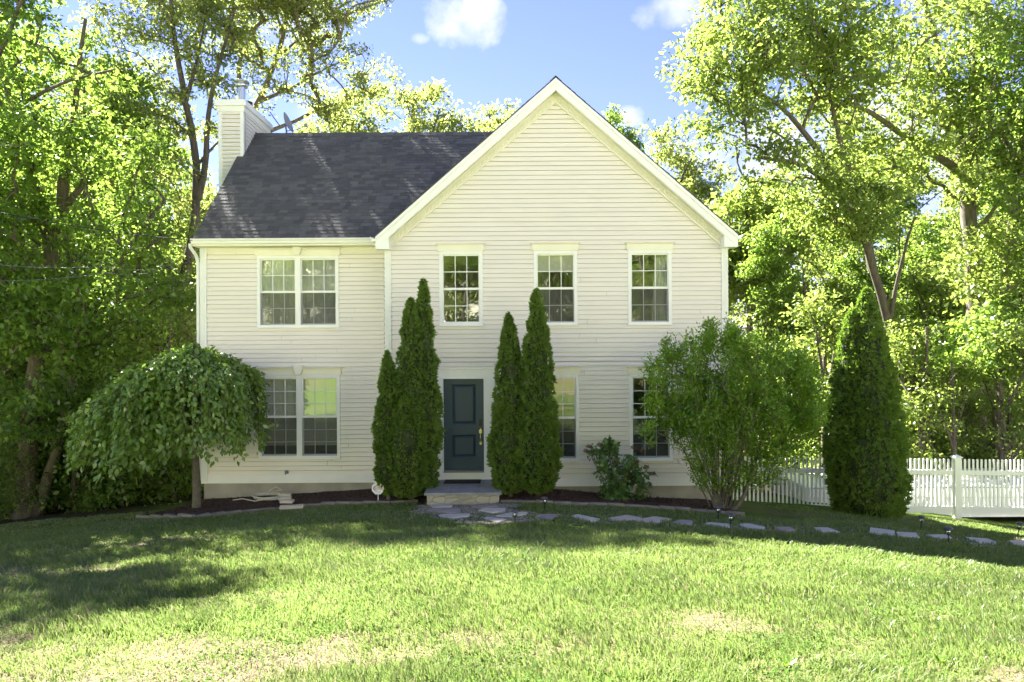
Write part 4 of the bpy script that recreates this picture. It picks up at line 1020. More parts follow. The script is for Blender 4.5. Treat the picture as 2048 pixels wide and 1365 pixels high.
# big multi-stemmed privet at the right corner
def privet():
    p = ghit(1445, 1020); base = (p.x, p.y, p.z - .02); g = np.random.default_rng(5); D = p.y - CAMY; s = D / F
    tr = []
    for k in range(46):
        a = g.uniform(0, 2 * PI); sp = math.sqrt(g.random()); x = sp * math.cos(a) * 1.35 + .1; y = sp * math.sin(a) * 1.0; h = (2.95 - .9 * sp ** 2) * g.uniform(.75, 1)
        b0 = Vector((g.normal(0, .10), g.normal(0, .08), -.05))
        tr.append(([b0, b0 + Vector((x * .18, y * .18, .45)), b0 + Vector((x * .45, y * .45, h * .5)), Vector((x * .85, y * .85, h))], g.uniform(.012, .027), .006))
    tr.append(([(.1, 0, -.05), (.32, -.08, .12), (.52, -.05, .5), (.62, 0, 1.0), (.9, 0, 1.7)], .06, .02))
    tr.append(([(-.08, 0, -.05), (-.12, -.05, .6), (-.2, 0, 1.4), (-.3, 0, 2.2)], .065, .02))
    bl = [blob(base, 1450, 745, D, 100, 85, .95), blob(base, 1385, 770, D, 72, 90, .8), blob(base, 1530, 790, D, 92, 95, .9), blob(base, 1470, 830, D, 140, 80, 1.0), blob(base, 1590, 840, D + .2, 55, 80, .6), blob(base, 1355, 840, D, 40, 48, .5, .25), blob(base, 1395, 945, D - .2, 50, 50, .35, .06), blob(base, 1470, 700, D, 75, 42, .7), blob(base, 1560, 900, D, 75, 40, .6, .25), blob(base, 1600, 800, D, 60, 70, .6, .5), blob(base, 1420, 860, D - .3, 90, 60, .5, .5), blob(base, 1440, 935, D - .1, 75, 50, .5, .28), blob(base, 1510, 940, D, 55, 40, .4, .15)]
    for k in range(26):
        a = g.uniform(-.35, PI + .35); rx, ry = (165, 145); px, py = 1462 + math.cos(a) * rx * g.uniform(.82, 1.08), 815 - math.sin(a) * ry * g.uniform(.9, 1.12)
        bl.append(blob(base, px, py, D + g.uniform(-.6, .6), 13, 26, .14, .055))
    grow_tree('privet_shrub', base, tr, bl, 1350, 30, .074, .15, 'privet', 'stem', 6, 'big vase-shaped green shrub with many bare stems at the right house corner', 'shrub', tip=.0035, up=.5, flat=1.1, droop=-.35, cap=.014, aspect=.45, fork=.05)
privet()

# hydrangea
def hydrangea():
    p = at(1232, 1000, 15.2); base = (p.x, p.y, p.z - .02); g = np.random.default_rng(15); s = 15.2 / F; tr = []
    for k in range(26):
        a = g.uniform(0, 2 * PI); x, y = .55 * math.cos(a) * g.uniform(.3, 1.1), .45 * math.sin(a) * g.uniform(.3, 1); h = g.uniform(.6, 1.05); tr.append(([(g.normal(0, .07), g.normal(0, .06), -.05), (x * .45, y * .45, h * .5), (x, y, h)], .009, .004))
    bl = [blob(base, 1240, 930, 15.2, 52, 38, .45), blob(base, 1205, 905, 15.2, 30, 22, .3), blob(base, 1270, 960, 15.2, 32, 40, .4), blob(base, 1228, 985, 15.0, 25, 22, .25, .1), blob(base, 1220, 890, 15.2, 12, 10, .1, .03)]
    root = grow_tree('hydrangea_bush', base, tr, bl, 190, 9, .115, .10, 'hydr', 'stem', 16, 'hydrangea bush with dry brown flower heads between the lower windows', 'bush', tip=.003, up=.5, flat=.8, droop=.3, cap=.007, aspect=.68, fork=.02)
    for (px, py) in ((1178, 893), (1186, 903), (1200, 890), (1272, 925), (1292, 935), (1298, 968), (1284, 900), (1306, 948), (1172, 902), (1268, 895)):
        c = at(px, py, 15.1 + g.uniform(-.2, .2)); n = 60; d = nrm(g.normal(0, 1, (n, 3))); P = np.array(c)[None] - np.array(base) + d * .065 * g.uniform(.6, 1, (n, 1)) * np.array([1, 1, .7])
        raw('flower_head', leaves(P, nrm(g.normal(0, 1, (n, 3))), d, np.full(n, .03), np.full(n, .026)), *quads(n), 'bloom', root)
hydrangea()

# ================================================================== trees: named ones
# right oak
b = on_ground(1952, 24)
q = lambda px, py, D=24: loc(b, px, py, D)
grow_tree('oak_tree', b, [([(0, 0, -.2), q(1952, 800), q(1946, 620), q(1944, 470), q(1934, 380), q(1926, 320)], .36, .22),
    ([q(1926, 330), q(1912, 235), q(1890, 130), q(1850, 20), q(1830, -80)], .17, .06), ([q(1932, 350), q(1955, 240), q(1950, 130), q(1956, 10), q(1950, -120)], .19, .07),
    ([q(1924, 345), q(1870, 310, 23.6), q(1800, 268, 23), q(1740, 215, 22.5), q(1690, 200, 22), q(1630, 215, 21.6)], .15, .035), ([q(1955, 200), q(1990, 140, 23.5), q(2040, 90, 23)], .08, .04),
    ([q(1940, 480), q(1990, 420, 23.2), q(2050, 330, 22.6)], .08, .04)],
    [blob(b, 1800, 120, 22.5, 190, 130, 3), blob(b, 1660, 170, 21.5, 170, 95, 2.4), blob(b, 1950, 80, 23, 160, 160, 3), blob(b, 1900, 280, 22.5, 190, 110, 2.8), blob(b, 1740, 300, 22, 150, 80, 2), blob(b, 2040, 330, 22.5, 110, 150, 2.5), blob(b, 2000, 520, 22, 110, 90, 2, 12), blob(b, 1840, -120, 23, 260, 120, 2.5, 10)],
    520, 54, .165, .60, 'oak', 'bark_pale', 21, 'tallest oak with thick straight grey trunk behind the fence, right of the post', 'tree')
b = on_ground(1880, 21)
q = lambda px, py, D=21: loc(b, px, py, D)
grow_tree('leaning_tree', b, [([(0, 0, -.2), q(1850, 860), q(1812, 750), q(1778, 640), q(1745, 540), q(1715, 440, 20.6), q(1690, 410, 20.4), q(1630, 345, 20), q(1590, 320, 19.6), q(1520, 318, 19.2)], .19, .05),
    ([q(1700, 425, 20.5), q(1668, 350, 20.6), q(1630, 300, 20.6), q(1580, 220, 20.4), q(1530, 190, 20.2), q(1480, 160, 20)], .13, .03), ([q(1745, 540), q(1730, 430), q(1695, 330), q(1665, 230), q(1640, 120)], .14, .04), ([q(1780, 640), q(1800, 520, 20.4), q(1830, 430, 20)], .07, .03)],
    [blob(b, 1480, 140, 20, 130, 85, 2.2), blob(b, 1400, 130, 19.8, 72, 70, 1.6), blob(b, 1560, 60, 20.4, 180, 75, 2.4), blob(b, 1460, 245, 19.6, 110, 55, 1.6), blob(b, 1580, 320, 19.4, 140, 55, 1.6), blob(b, 1670, 110, 20.6, 110, 120, 2.2), blob(b, 1700, 420, 19.8, 110, 70, 1.6, 7), blob(b, 1520, -50, 20.4, 170, 60, 1.6, 4)],
    460, 52, .155, .54, 'oak', 'bark', 22, 'oak with a trunk leaning far left and long bare limbs reaching over the gable', 'tree')
b = on_ground(2000, 22)
q = lambda px, py, D=22: loc(b, px, py, D)
grow_tree('oak_tree', b, [([(0, 0, -.2), q(1996, 760), q(2006, 600), q(2020, 470), q(2042, 330), q(2060, 200), q(2050, 0)], .22, .07), ([q(2040, 330), q(1990, 250), q(1960, 180)], .06, .03)],
    [blob(b, 2060, 150, 21.5, 150, 170, 2.6), blob(b, 2040, 640, 21, 110, 90, 1.8), blob(b, 1960, 700, 20.5, 90, 70, 1.4, 5), blob(b, 2080, 400, 21, 90, 120, 1.8)],
    260, 50, .17, .6, 'maple', 'bark_pale', 23, 'second thick tree behind the fence, cut off by the right picture edge', 'tree')
# left maple, dark and low
b = on_ground(45, 17.5)
q = lambda px, py, D=17.5: loc(b, px, py, D)
grow_tree('maple_tree', b, [([(0, 0, -.2), q(60, 860), q(75, 700), q(100, 560), q(118, 430), q(140, 300)], .26, .12), ([(.1, .1, -.2), q(120, 900), q(140, 760), q(180, 640), q(260, 480), q(330, 400)], .14, .04), ([q(110, 480), q(60, 330), q(20, 200), q(-20, 60)], .12, .05), ([q(118, 430), q(200, 330), q(240, 260)], .09, .04), ([q(140, 310), q(150, 180), q(170, 40)], .10, .04), ([q(60, 200, 16.5), q(130, 155, 16), q(230, 140, 15.6)], .05, .02)],
    [blob(b, 80, 640, 16.8, 170, 110, 2), blob(b, 220, 590, 17, 160, 90, 2), blob(b, 60, 300, 16.4, 150, 70, 2), blob(b, 200, 290, 16.4, 150, 55, 1.8), blob(b, 40, 110, 16.4, 110, 90, 1.8), blob(b, 60, 440, 17, 150, 70, 2), blob(b, 260, 430, 17.5, 110, 70, 1.8), blob(b, 60, 820, 16.8, 130, 80, 1.6), blob(b, 210, 760, 17.2, 110, 90, 1.6), blob(b, 190, 170, 16.2, 90, 40, 1.4), blob(b, -60, 400, 16, 110, 300, 2.4)],
    600, 52, .14, .48, 'maple', 'bark', 24, 'dark low-branched maple at the left picture edge, foliage down to the lawn', 'tree', flat=.4)
b = on_ground(330, 24)
q = lambda px, py, D=24: loc(b, px, py, D)
grow_tree('slanting_tree', b, [([(0, 0, -.2), q(325, 760), q(345, 640), q(375, 540), q(398, 400), q(392, 330), q(370, 200), q(352, 90), q(340, -30)], .26, .06), ([q(396, 400), q(418, 300), q(410, 230), q(440, 120), q(470, 20)], .12, .04), ([q(370, 210), q(400, 110), q(412, 30)], .07, .03), ([q(395, 330), q(440, 280), q(480, 240)], .06, .02), ([q(360, 580), q(300, 470), q(270, 380)], .10, .04)],
    [blob(b, 330, 60, 24, 150, 100, 2.8), blob(b, 390, 200, 24, 95, 90, 2.2), blob(b, 270, 250, 24, 110, 110, 2.4), blob(b, 360, 360, 24, 75, 90, 2), blob(b, 300, 500, 24, 100, 100, 2.2), blob(b, 430, 60, 24, 70, 70, 1.8), blob(b, 380, 620, 23, 60, 80, 1.4), (-11.2 - b[0], 9.5 - b[1], 17.2 - b[2], 4.2, 3.2, 2.2, 55)],  # last blob: crown added above the frame to shade the lawn
    540, 66, .15, .56, 'pale', 'bark', 25, 'yellow-green tree with a dark slanting trunk just left of the house', 'tree')
b = on_ground(440, 29)
q = lambda px, py, D=29: loc(b, px, py, D)
grow_tree('spreading_tree', b, [([(0, 0, -.2), q(440, 600), q(450, 340), q(480, 250), q(530, 185), q(560, 110), q(572, 40), q(590, -40)], .30, .07), ([q(470, 280), q(560, 262), q(620, 222), q(690, 200), q(760, 175)], .13, .02), ([q(515, 205), q(590, 180), q(650, 130), q(720, 110)], .09, .02), ([q(490, 240), q(470, 130), q(500, 40), q(490, -40)], .12, .04), ([q(560, 110), q(620, 60), q(670, 20)], .06, .02)],
    [blob(b, 560, 50, 28, 110, 70, 2.6), blob(b, 650, 60, 28, 60, 62, 1.8), blob(b, 690, 120, 28, 70, 45, 1.8), blob(b, 745, 150, 28, 45, 34, 1.2), blob(b, 480, 60, 28, 80, 80, 2.2), blob(b, 620, 150, 28, 90, 40, 1.8, 4), blob(b, 540, 160, 28, 60, 60, 1.6), blob(b, 650, 215, 28, 60, 25, 1.2, 2), blob(b, 720, 180, 28, 45, 28, 1, 2), blob(b, 580, -70, 28, 130, 60, 3, 10), (-7.2 - b[0], 10.8 - b[1], 17.4 - b[2], 3.6, 2.8, 2.0, 40)],  # last blob: extra crown out of view overhead, set to shade the lawn
    480, 56, .145, .52, 'pale', 'bark_pale', 26, 'airy tree with spreading limbs rising behind the chimney', 'tree', tip=.013)
# round crowns over the ridge
def round_tree(px, top, D, w, label, seed, lm='oak', name='broadleaf_tree', n=380, group=None):
    b = on_ground(px, D); h = (at(px, top, D).z - b[2]); r = w * D / F; g = np.random.default_rng(seed)
    bl = [(0, 0, h - r * .8, r * .6, r * .7, r * .75, 1.4)] + [(math.cos(a) * r * .6, math.sin(a) * r * .6, h - r * (1.2 + .3 * (k % 3)), r * .5, r * .5, r * .55, 1) for k, a in enumerate(np.linspace(0, 5.4, 7))]
    limbs = [([(0, 0, -.2), (.1, 0, h * .4), (-.1, .1, h * .75), (0, 0, h - r * .4)], .22, .05)] + [([(0, 0, h * (.5 + .06 * k)), (math.cos(a) * r * .3, math.sin(a) * r * .3, h * (.62 + .05 * k)), (math.cos(a) * r * .65, math.sin(a) * r * .65, h * (.74 + .04 * k))], .08, .03) for k, a in enumerate((.4, 2.1, 3.9, 5.3))]
    return grow_tree(name, b, limbs, bl, n, 72, .22, .70, lm, 'bark', seed, label, 'tree', group)
round_tree(830, 140, 36, 175, 'bright round-topped tree standing highest above the main roof ridge', 31, 'pale')
round_tree(690, 165, 34, 130, 'bright rounded tree beyond the roof ridge, right of the satellite dish', 32, 'pale')
round_tree(985, 175, 38, 130, 'bright tree top showing between the roof ridge and the gable slope', 33, 'pale')
round_tree(1225, 215, 44, 60, 'sparse dark-twigged tree top peeking over the right gable slope', 34, 'maple', n=60)
round_tree(1320, 240, 35, 135, 'leafy tree rising directly behind the right slope of the gable', 35, 'pale', n=190)
round_tree(1500, 330, 28, 120, 'full leafy tree just right of the house corner, behind the big shrub', 36, 'oak', n=240)

# generic woods, individual trees
rt = random.Random(77)
def woods_proto(seed, h, r, lm, bm, low):
    g = np.random.default_rng(seed); bl = []
    for k in range(9):
        t = k / 8; a = g.uniform(0, 6.28); z = h * (low + (1 - low) * t) - .4; rr = r * (.55 + .5 * math.sin(PI * min(.95, t + .12))); bl.append((math.cos(a) * rr * .55, math.sin(a) * rr * .55, z, rr * .62, rr * .62, h * .10, 1))
    lean = g.normal(0, .5, 2)
    tr = [([(0, 0, -.3), (lean[0] * .3, lean[1] * .3, h * .35), (lean[0], lean[1], h * .7), (lean[0] * 1.2, lean[1], h * .97)], .10 + .012 * r * 1.4, .03)]
    for k in range(5):
        a = g.uniform(0, 6.28); z = h * (low + .1 * k); tr.append(([(lean[0] * .5, lean[1] * .5, z), (math.cos(a) * r * .35, math.sin(a) * r * .35, z + 1), (math.cos(a) * r * .75, math.sin(a) * r * .75, z + 1.7)], .05, .02))
    return dict(trunks=tr, blobs=bl, lm=lm, bm=bm)
protos = {}
def place_woods(kind, x, y, s, label, group):
    z = float(gz(x, y)) - .05
    if kind not in protos:
        seed, h, r, lm, bm, low, n, nl, ls = {'tall': (41, 16, 3.4, 'oak', 'bark_pale', .40, 300, 58, .19), 'slim': (42, 14.5, 2.3, 'maple', 'bark', .22, 230, 54, .18), 'low': (43, 8.5, 2.6, 'maple', 'bark', .12, 240, 54, .15),
            'pale': (44, 15, 3.0, 'pale', 'bark_pale', .28, 280, 56, .18), 'sap': (45, 5.2, 1.5, 'oak', 'bark', .10, 120, 46, .12), 'tall2': (46, 17, 3.3, 'maple', 'bark_pale', .34, 300, 58, .19)}[kind]
        d = woods_proto(seed, h, r, lm, bm, low)
        o = protos[kind] = grow_tree('forest_tree', (0, 0, 0), d['trunks'], d['blobs'], n, nl, ls, .55, lm, bm, seed, label, 'tree', group)
    else:
        o = copy_tree(protos[kind])
    o.location = (x, y, z); o.rotation_euler = (0, 0, rt.uniform(0, 6.28)); o.scale = (s, s, s * rt.uniform(.94, 1.06)); tag(o, label, 'tree', group)
    return o
GL_, GR_, GB_ = 'trees of the woods left of the house', 'trees of the woods behind the fence', 'trees beyond the house'
LL, LR_, LB_ = 'leafy forest tree in the woods left of the house', 'leafy forest tree in the woods behind the picket fence', 'forest tree in the woods beyond the house roof'
LLs, LRs = 'small young tree in the undergrowth left of the house', 'small young tree in the undergrowth behind the picket fence'
for (k, px, D, s) in (('low', 130, 20, 1.0), ('slim', 215, 23, .95), ('tall2', 60, 25, .95), ('pale', 150, 29, 1.0), ('tall', 270, 31, 1.0), ('slim', 20, 21, .8), ('low', 300, 21, .75), ('tall2', -40, 31, 1.05), ('pale', 60, 35, 1.05), ('tall', 210, 38, 1.1), ('tall2', 330, 40, 1.05), ('slim', 400, 33, 1.0), ('tall', -80, 22, .9), ('pale', 380, 46, 1.1), ('low', -60, 18.5, .9)):
    p = at(px, 800, D); place_woods(k, p.x, p.y, s, LL, GL_)
for (k, px, D, s) in (('sap', 30, 18.6, .8), ('sap', 110, 19, .9), ('sap', 190, 19.5, .9), ('sap', 265, 20, 1.0), ('sap', 330, 20.5, .8), ('sap', 385, 22, .9), ('sap', 150, 17.9, .55), ('sap', 245, 18.3, .5), ('sap', 60, 17.6, .5), ('sap', 350, 18.6, .5)):
    p = at(px, 800, D); place_woods(k, p.x, p.y, s, LLs, 'young trees in the left undergrowth')
for (k, px, D, s) in (('slim', 1560, 25, .62), ('low', 1620, 27, .85), ('tall', 1665, 31, .9), ('slim', 1735, 28, .85), ('tall2', 1790, 34, .95), ('low', 1840, 29, .8), ('tall', 1900, 36, 1.0), ('slim', 1975, 31, .9), ('tall2', 2040, 29, .85), ('low', 2000, 26, .75), ('pale', 1600, 38, 1.0), ('pale', 1710, 44, 1.1), ('tall', 1830, 46, 1.15), ('pale', 1960, 47, 1.1), ('tall2', 2080, 40, 1.05), ('tall2', 1540, 44, 1.0), ('tall', 1450, 38, .8), ('tall', 2120, 30, .9)):
    p = at(px, 800, D); place_woods(k, p.x, p.y, s, LR_, GR_)
for (k, px, D, s) in (('sap', 1500, 20.5, .85), ('sap', 1570, 22, .9), ('sap', 1630, 21, .8), ('sap', 1700, 23, 1.0), ('sap', 1790, 23.5, .8), ('sap', 1850, 24.5, .9), ('sap', 1925, 22.5, .7), ('sap', 2030, 22, .9), ('sap', 1990, 25, 1.0), ('sap', 1460, 23, .9), ('sap', 1835, 20.0, 1.05), ('sap', 1910, 19.6, .85), ('sap', 2010, 19.5, 1.0), ('sap', 1650, 19.5, 1.05), ('sap', 1760, 25.5, 1.5), ('sap', 1880, 27, 1.7), ('sap', 1590, 25, 1.4)):
    p = at(px, 800, D); place_woods(k, p.x, p.y, s, LRs, 'young trees in the right undergrowth')
for (k, px, D, s) in (('tall', 560, 46, .95), ('pale', 900, 48, .78), ('tall2', 1090, 50, .85), ('tall', 1260, 46, .80), ('pale', 1390, 36, .72)):
    p = at(px, 800, D); place_woods(k, p.x, p.y, s, LB_, GB_)

# far woods and undergrowth: masses nobody could count
def mass(name, n, fx, size, m, label, seed, per=26, cr=.5, flat=.7):
    g = np.random.default_rng(seed); k = n // per; C = fx(g, k); ci = np.repeat(np.arange(len(C)), per); n = len(ci)
    off = nrm(g.normal(0, 1, (n, 3))) * (g.random((n, 1)) ** .5) * np.array([1, 1, flat]) * cr
    A = nrm(off + g.normal(0, .3, (n, 3)) + np.array([0, 0, -.15])); N = np.array([0, 0, 1.]) + g.normal(0, .7, (n, 3)); L = g.uniform(.6, 1.3, n) * size
    tag(raw(name, leaves(C[ci] + off, A, N, L, L * .6), *quads(n), m), label, name.replace('_', ' '), kind='stuff')
def under(xs, ys, hh):
    def f(g, k):
        x, y = g.uniform(*xs, k), g.uniform(*ys, k); h = hh * fbm(x * .5, y * .5, 88) * 1.6; return np.stack([x, y, gz(x, y) + g.random(k) ** .7 * h], 1)
    return f
mass('undergrowth', 26000, under((-19, -8.1), (1.2, 7), 2.0), .13, 'maple', 'dark leafy undergrowth at the edge of the left woods', 61, cr=.4)
mass('undergrowth', 16000, under((5.2, 17), (4.2, 9), 1.5), .13, 'oak', 'bright leafy undergrowth behind the picket fence', 62, cr=.4)
def ring(g, k):
    a = g.uniform(-1.15, 1.15, k); d = g.uniform(54, 72, k); x, y = np.sin(a) * d, CAMY + np.cos(a) * d
    gap = np.exp(-((x - 1) / 22) ** 2); return np.stack([x, y, gz(x, y) + (g.random(k)) * (14 - 4 * gap + 4 * fbm(x * .12, y * .12, 3))], 1)
mass('woods', 70000, ring, .5, 'pale', 'far woods closing off the view behind the trees', 63, per=30, cr=1.5)
for (k, x, y, sc_) in (('slim', -3.9, -25, .62), ('low', -2.2, -26.5, 1.05), ('slim', 1.8, -25, .62), ('low', 3.4, -26.5, 1.05), ('low', 7.2, -25, .95), ('slim', 8.6, -26.5, .66), ('low', -11.0, -25.5, 1.0), ('slim', -13.4, -26.5, .7), ('low', -15.2, -27, 1.1), ('slim', 12.5, -32, .8), ('slim', -7, -38, .8), ('low', 5, -36, 1), ('low', .4, -28, 1.1), ('low', -5, -29, 1.2), ('low', 10.4, -28, 1.1), ('slim', 6, -28.5, .75), ('slim', -9.5, -28, .7), ('low', -12.6, -31, 1.3), ('slim', -17, -31, .9), ('low', 8.3, -33, 1.3), ('slim', -1, -34, .9), ('sap', -2.6, -21.6, 1.0), ('sap', -3.4, -22.6, 1.1), ('sap', 2.2, -22, 1.0), ('sap', 3.2, -22.8, 1.1), ('sap', 7.0, -22, 1.0), ('sap', 8.2, -22.6, 1.1), ('sap', -11.2, -22, 1.1), ('sap', -13, -22.6, 1.1)):
    place_woods(k, x, y, sc_, 'tree on the meadow slope mirrored in the upper windows', 'trees mirrored in the windows')

# tree added out of frame to the left, to throw dappled shade on the lawn
b = (-12.4, .2, float(gz(-12.4, .2)) - .1)
grow_tree('maple_tree', b, [([(0, 0, -.2), (.05, .1, 5), (.3, 0, 10), (.7, 0, 13.5)], .24, .05), ([(.2, 0, 8), (1.2, -.5, 10.5), (2.2, -.8, 12)], .09, .03)], [(.6, 0, 13.8, 1.9, 1.7, 1.0, 1), (1.7, -.5, 12.2, 1.2, 1.2, .7, .5), (-.6, .4, 11.6, 1.4, 1.4, .8, .5)],
    110, 60, .15, .5, 'maple', 'bark', 27, 'tall straight-trunked maple out of frame at the left, its high crown placed to dapple the lawn', 'tree')

# ================================================================== overhead cables
def cable(name, pts, r, m, label):
    mb = MB(); P = []
    for a, b in zip(pts, pts[1:]):
        for k in range(10): t = k / 10; v = a.lerp(b, t); v.z -= .10 * 4 * t * (1 - t); P.append(v)
    P.append(pts[-1]); mb.tube(P, r, 6); tag(mb.build(name, m), label, 'cable')
cable('overhead_cable', [at(-160, 392, 11.5), at(397, 482, 16.3)], .009, 'wire', 'thick dark overhead cable running from the left to the roof corner')
cable('overhead_cable', [at(-160, 510, 11.5), at(215, 533, 14.5), at(345, 530, 17.5)], .005, 'wire_pale', 'thin pale overhead cable, the upper of the two low ones across the left trees')
cable('overhead_cable', [at(-160, 556, 11.5), at(210, 546, 14.5), at(345, 533, 17.5)], .004, 'wire_pale', 'thin pale overhead cable, the lowest one across the left trees')

# ================================================================== lawn
def lawn(n, seed):
    g = np.random.default_rng(seed)
    D = 3.6 + (15.8 - 3.6) * g.random(n) ** 1.0; X = g.uniform(-1, 1, n) * (.78 * D + 1.6); Y = D + CAMY
    keep = g.random(n) < (5.0 / np.maximum(D, 4.4)) ** 1.25 * (.78 * D + 1.6) / 7.0
    X, Y, D = X[keep], Y[keep], D[keep]
    fy = np.interp(X, [p.x for p in front], [p.y for p in front]); ok = Y < fy - .06
    ok |= (X > XR + .7) & (Y < FY - .06) & (Y < 0) & (X > front[-1].x); ok |= (X < front[0].x - .1) & (Y < -.2 + 1.2 * sstep(-8, -9, X))
    ba = bareness(X, Y); gv = gravelness(X, Y); clump = fbm(X * 3.2, Y * 3.2, 41, 3)
    ok &= g.random(len(X)) > ba * .74; ok &= g.random(len(X)) > gv * 1.25; ok &= clump > .16
    ok &= ~((np.hypot(X + 1.0, (Y + 2.0) * 1.2) < .75))
    for c, rad, pl in spoly:
        nr = np.hypot(X - c.x, Y - c.y) < rad + .05
        ok[nr] &= ~inpoly(X[nr] * 1.06 - c.x * .06, Y[nr] * 1.06 - c.y * .06, pl)
    return X[ok], Y[ok], D[ok], clump[ok], ba[ok], g
X, Y, D, cl, ba, g = lawn(620000, 51); n = len(X)
h = (.026 + .060 * np.clip((cl - .2) * 1.9, 0, 1) ** 1.3 + .035 * g.random(n)) * (1 - .45 * ba) * (1 + .5 * (g.random(n) < .02))
h *= .80 + .2 * sstep(-5.5, -8, Y); h *= 1 - .35 * sstep(-4.5, -2, Y)
w = .0022 + .00042 * D; w *= g.uniform(.7, 1.3, n)
an = g.uniform(0, 2 * PI, n); lean = g.uniform(.1, .9, n) * h; la = g.normal(.4, 1.1, n) + 2 * PI * fbm(X * .7, Y * .7, 43, 2)
side = np.stack([np.cos(an), np.sin(an), 0 * an], 1) * w[:, None]; ld = np.stack([np.cos(la), np.sin(la), 0 * la], 1) * lean[:, None]
B0 = np.stack([X, Y, gz(X, Y) - .006], 1); mid = B0 + ld * .35 + np.array([0, 0, 1]) * (h * .62)[:, None]; tp = B0 + ld + np.array([0, 0, 1]) * (h * g.uniform(.85, 1.0, n))[:, None]
V = np.stack([B0 - side, B0 + side, mid + side * .75, mid - side * .75, tp], 1).reshape(-1, 3)
lp = (np.arange(n)[:, None] * 5 + np.array([0, 1, 2, 3, 3, 2, 4])[None]).ravel(); tot = np.tile([4, 3], n)
tag(raw('grass', V, lp, tot, 'grass'), 'patchy long lawn grass, sunlit near and shaded towards the house', 'grass', kind='stuff')
print('GRASS', n)
# dry straw lying in the bare patches
n = 90000; g = np.random.default_rng(52); D = 3.8 + 11 * g.random(n) ** 1.6; X = g.uniform(-1, 1, n) * (.78 * D + 1.2); Y = D + CAMY
ok = g.random(n) < (bareness(X, Y) * .9 + .05); ok &= Y < np.interp(X, [p.x for p in front], [p.y for p in front]) - .1
X, Y, D = X[ok], Y[ok], D[ok]; n = len(X); a = g.uniform(0, 2 * PI, n)
P = np.stack([X, Y, gz(X, Y) + g.uniform(.003, .02, n)], 1); A = np.stack([np.cos(a), np.sin(a), g.normal(.05, .12, n)], 1); N = np.stack([g.normal(0, .3, n), g.normal(0, .3, n), np.ones(n)], 1)
tag(raw('straw', leaves(P, A, N, g.uniform(.03, .10, n), .003 + .0006 * D, .0), *quads(n), 'straw'), 'dry straw and thatch lying in the bare patches of the lawn', 'straw', kind='stuff')
M['clover'] = leafmat('clover_leaf', (.07, .14, .03), (.13, .21, .05), .35, (.2, .34, .06), .0)
n = 20000; g = np.random.default_rng(57); k = 1500; D = 4.0 + 9.5 * g.random(k) ** 1.3; cx = g.uniform(-1, 1, k) * (.76 * D + .8); cyy = D + CAMY
sel = (fbm(cx * .9, cyy * .9, 71, 3) > .53) & (cyy < np.interp(cx, [p.x for p in front], [p.y for p in front]) - .4) & (gravelness(cx, cyy) < .2); cx, cyy = cx[sel], cyy[sel]
ci = g.integers(0, len(cx), n); X = cx[ci] + g.normal(0, .10, n); Y = cyy[ci] + g.normal(0, .10, n); a = g.uniform(0, 2 * PI, n); hh = g.uniform(.015, .06, n)
P = np.stack([X, Y, gz(X, Y) + hh], 1); A = np.stack([np.cos(a), np.sin(a), g.normal(.1, .3, n)], 1); N = np.stack([g.normal(0, .35, n), g.normal(0, .35, n), np.ones(n)], 1); L = g.uniform(.012, .028, n)
tag(raw('clover', leaves(P, A, N, L, L * .8, .05), *quads(n), 'clover'), 'patches of clover and small weeds mixed into the lawn', 'clover', kind='stuff')
# broad-leaved weeds
def weed(px, py, s, label):
    p = ghit(px, py); g = np.random.default_rng(int(px)); n = 16; a = g.uniform(0, 2 * PI, n); el = g.uniform(.2, 1.2, n)
    A = np.stack([np.cos(a) * np.cos(el), np.sin(a) * np.cos(el), np.sin(el)], 1); N = np.stack([-np.cos(a) * np.sin(el), -np.sin(a) * np.sin(el), np.cos(el)], 1); L = g.uniform(.6, 1.1, n) * s
    o = raw('weed', leaves(np.zeros((n, 3)) + A * .01, A, N, L, L * .3, .05), *quads(n), 'weep', None, (p.x, p.y, float(gz(p.x, p.y)))); tag(o, label, 'weed', 'broad-leaved weeds in the lawn')
for px, py, s, lab in ((1245, 1197, .075, 'flat patch of broad-leaved weed in the sunny middle lawn'), (1880, 1330, .09, 'light green weed sprouting in the bare patch at lower right'), (1575, 1338, .09, 'broad weed beside the dry patch at the bottom edge')):
    weed(px, py, s, lab)

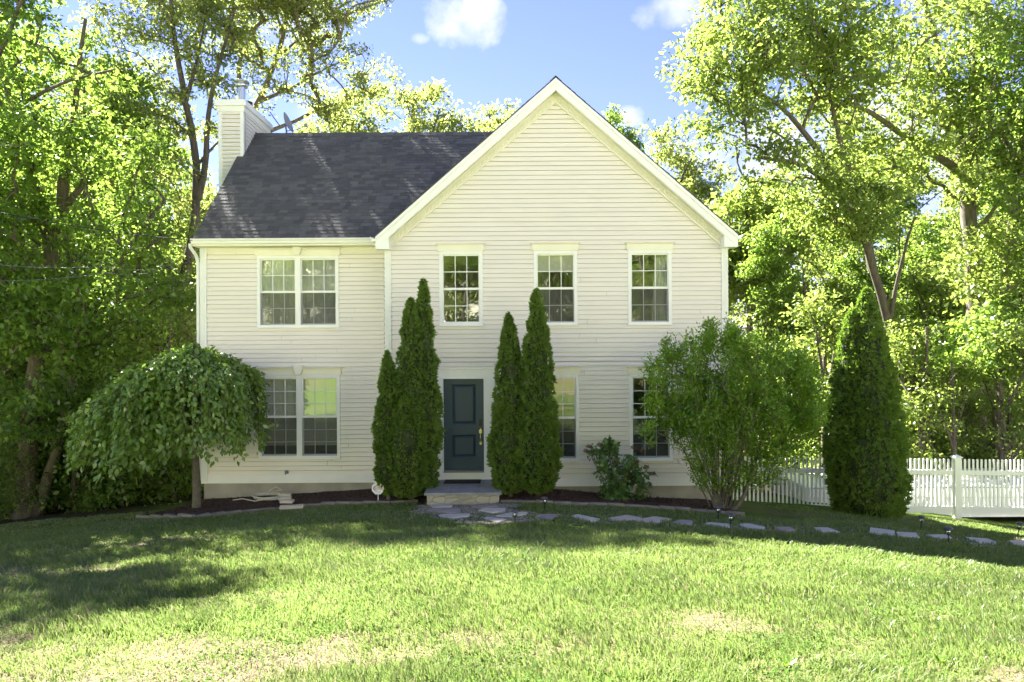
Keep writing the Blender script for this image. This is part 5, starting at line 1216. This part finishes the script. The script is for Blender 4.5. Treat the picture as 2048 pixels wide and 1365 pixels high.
# ------------------------------------------------------------------ clouds in the sky
tcw = wn.new('ShaderNodeTexCoord')
def cloud(px, py, rx, ry, prev, amt):
    d = at(px, py, 100) - Vector((0, CAMY, EYE)); d.normalize()
    u = Vector((0, 0, 1)).cross(d).normalized(); v = d.cross(u)
    def dot(vec, k):
        a = wn.new('ShaderNodeVectorMath'); a.operation = 'DOT_PRODUCT'; wl.new(tcw.outputs['Generated'], a.inputs[0]); a.inputs[1].default_value = vec
        m = wn.new('ShaderNodeMath'); m.operation = 'MULTIPLY'; wl.new(a.outputs['Value'], m.inputs[0]); m.inputs[1].default_value = k
        p = wn.new('ShaderNodeMath'); p.operation = 'POWER'; wl.new(m.outputs[0], p.inputs[0]); p.inputs[1].default_value = 2; return p
    a, b = dot(u, F / rx), dot(v, F / ry); s = wn.new('ShaderNodeMath'); s.operation = 'ADD'; wl.new(a.outputs[0], s.inputs[0]); wl.new(b.outputs[0], s.inputs[1])
    nz = wn.new('ShaderNodeTexNoise'); nz.inputs['Scale'].default_value = 13; nz.inputs['Detail'].default_value = 7; nz.inputs['Roughness'].default_value = .58; wl.new(tcw.outputs['Generated'], nz.inputs['Vector'])
    mm_ = wn.new('ShaderNodeMath'); mm_.operation = 'MULTIPLY_ADD'; wl.new(nz.outputs['Fac'], mm_.inputs[0]); mm_.inputs[1].default_value = -3.4; mm_.inputs[2].default_value = 1.75
    t = wn.new('ShaderNodeMath'); t.operation = 'ADD'; wl.new(s.outputs[0], t.inputs[0]); wl.new(mm_.outputs[0], t.inputs[1])
    r = ramp(wn, [(.0, (amt,) * 3), (.45, (amt * .5,) * 3), (1.0, (0, 0, 0))]); wl.new(t.outputs[0], r.inputs[0])
    mx = wn.new('ShaderNodeMix'); mx.data_type = 'RGBA'; wl.new(r.outputs[0], mx.inputs[0]); wl.new(prev, mx.inputs[6]); mx.inputs[7].default_value = (3.2, 3.25, 3.4, 1); return mx.outputs[2]
tn = wn.new('ShaderNodeMix'); tn.data_type = 'RGBA'; tn.blend_type = 'MULTIPLY'; tn.inputs[0].default_value = 1; wl.new(sky.outputs[0], tn.inputs[6]); tn.inputs[7].default_value = (.56, .475, .70, 1)
o_ = tn.outputs[2]
for c in ((930, 30, 76, 66, .95), (1350, 25, 80, 40, .7), (560, 30, 130, 60, .8), (640, 215, 60, 40, .6), (1250, 235, 40, 26, .9), (100, 170, 130, 70, .8), (840, 78, 18, 10, .4), (1700, 330, 300, 130, .9), (1980, 480, 200, 90, .8), (180, 400, 160, 120, .8)):
    o_ = cloud(*c[:4], o_, c[4])
wl.new(o_, bg.inputs[0])
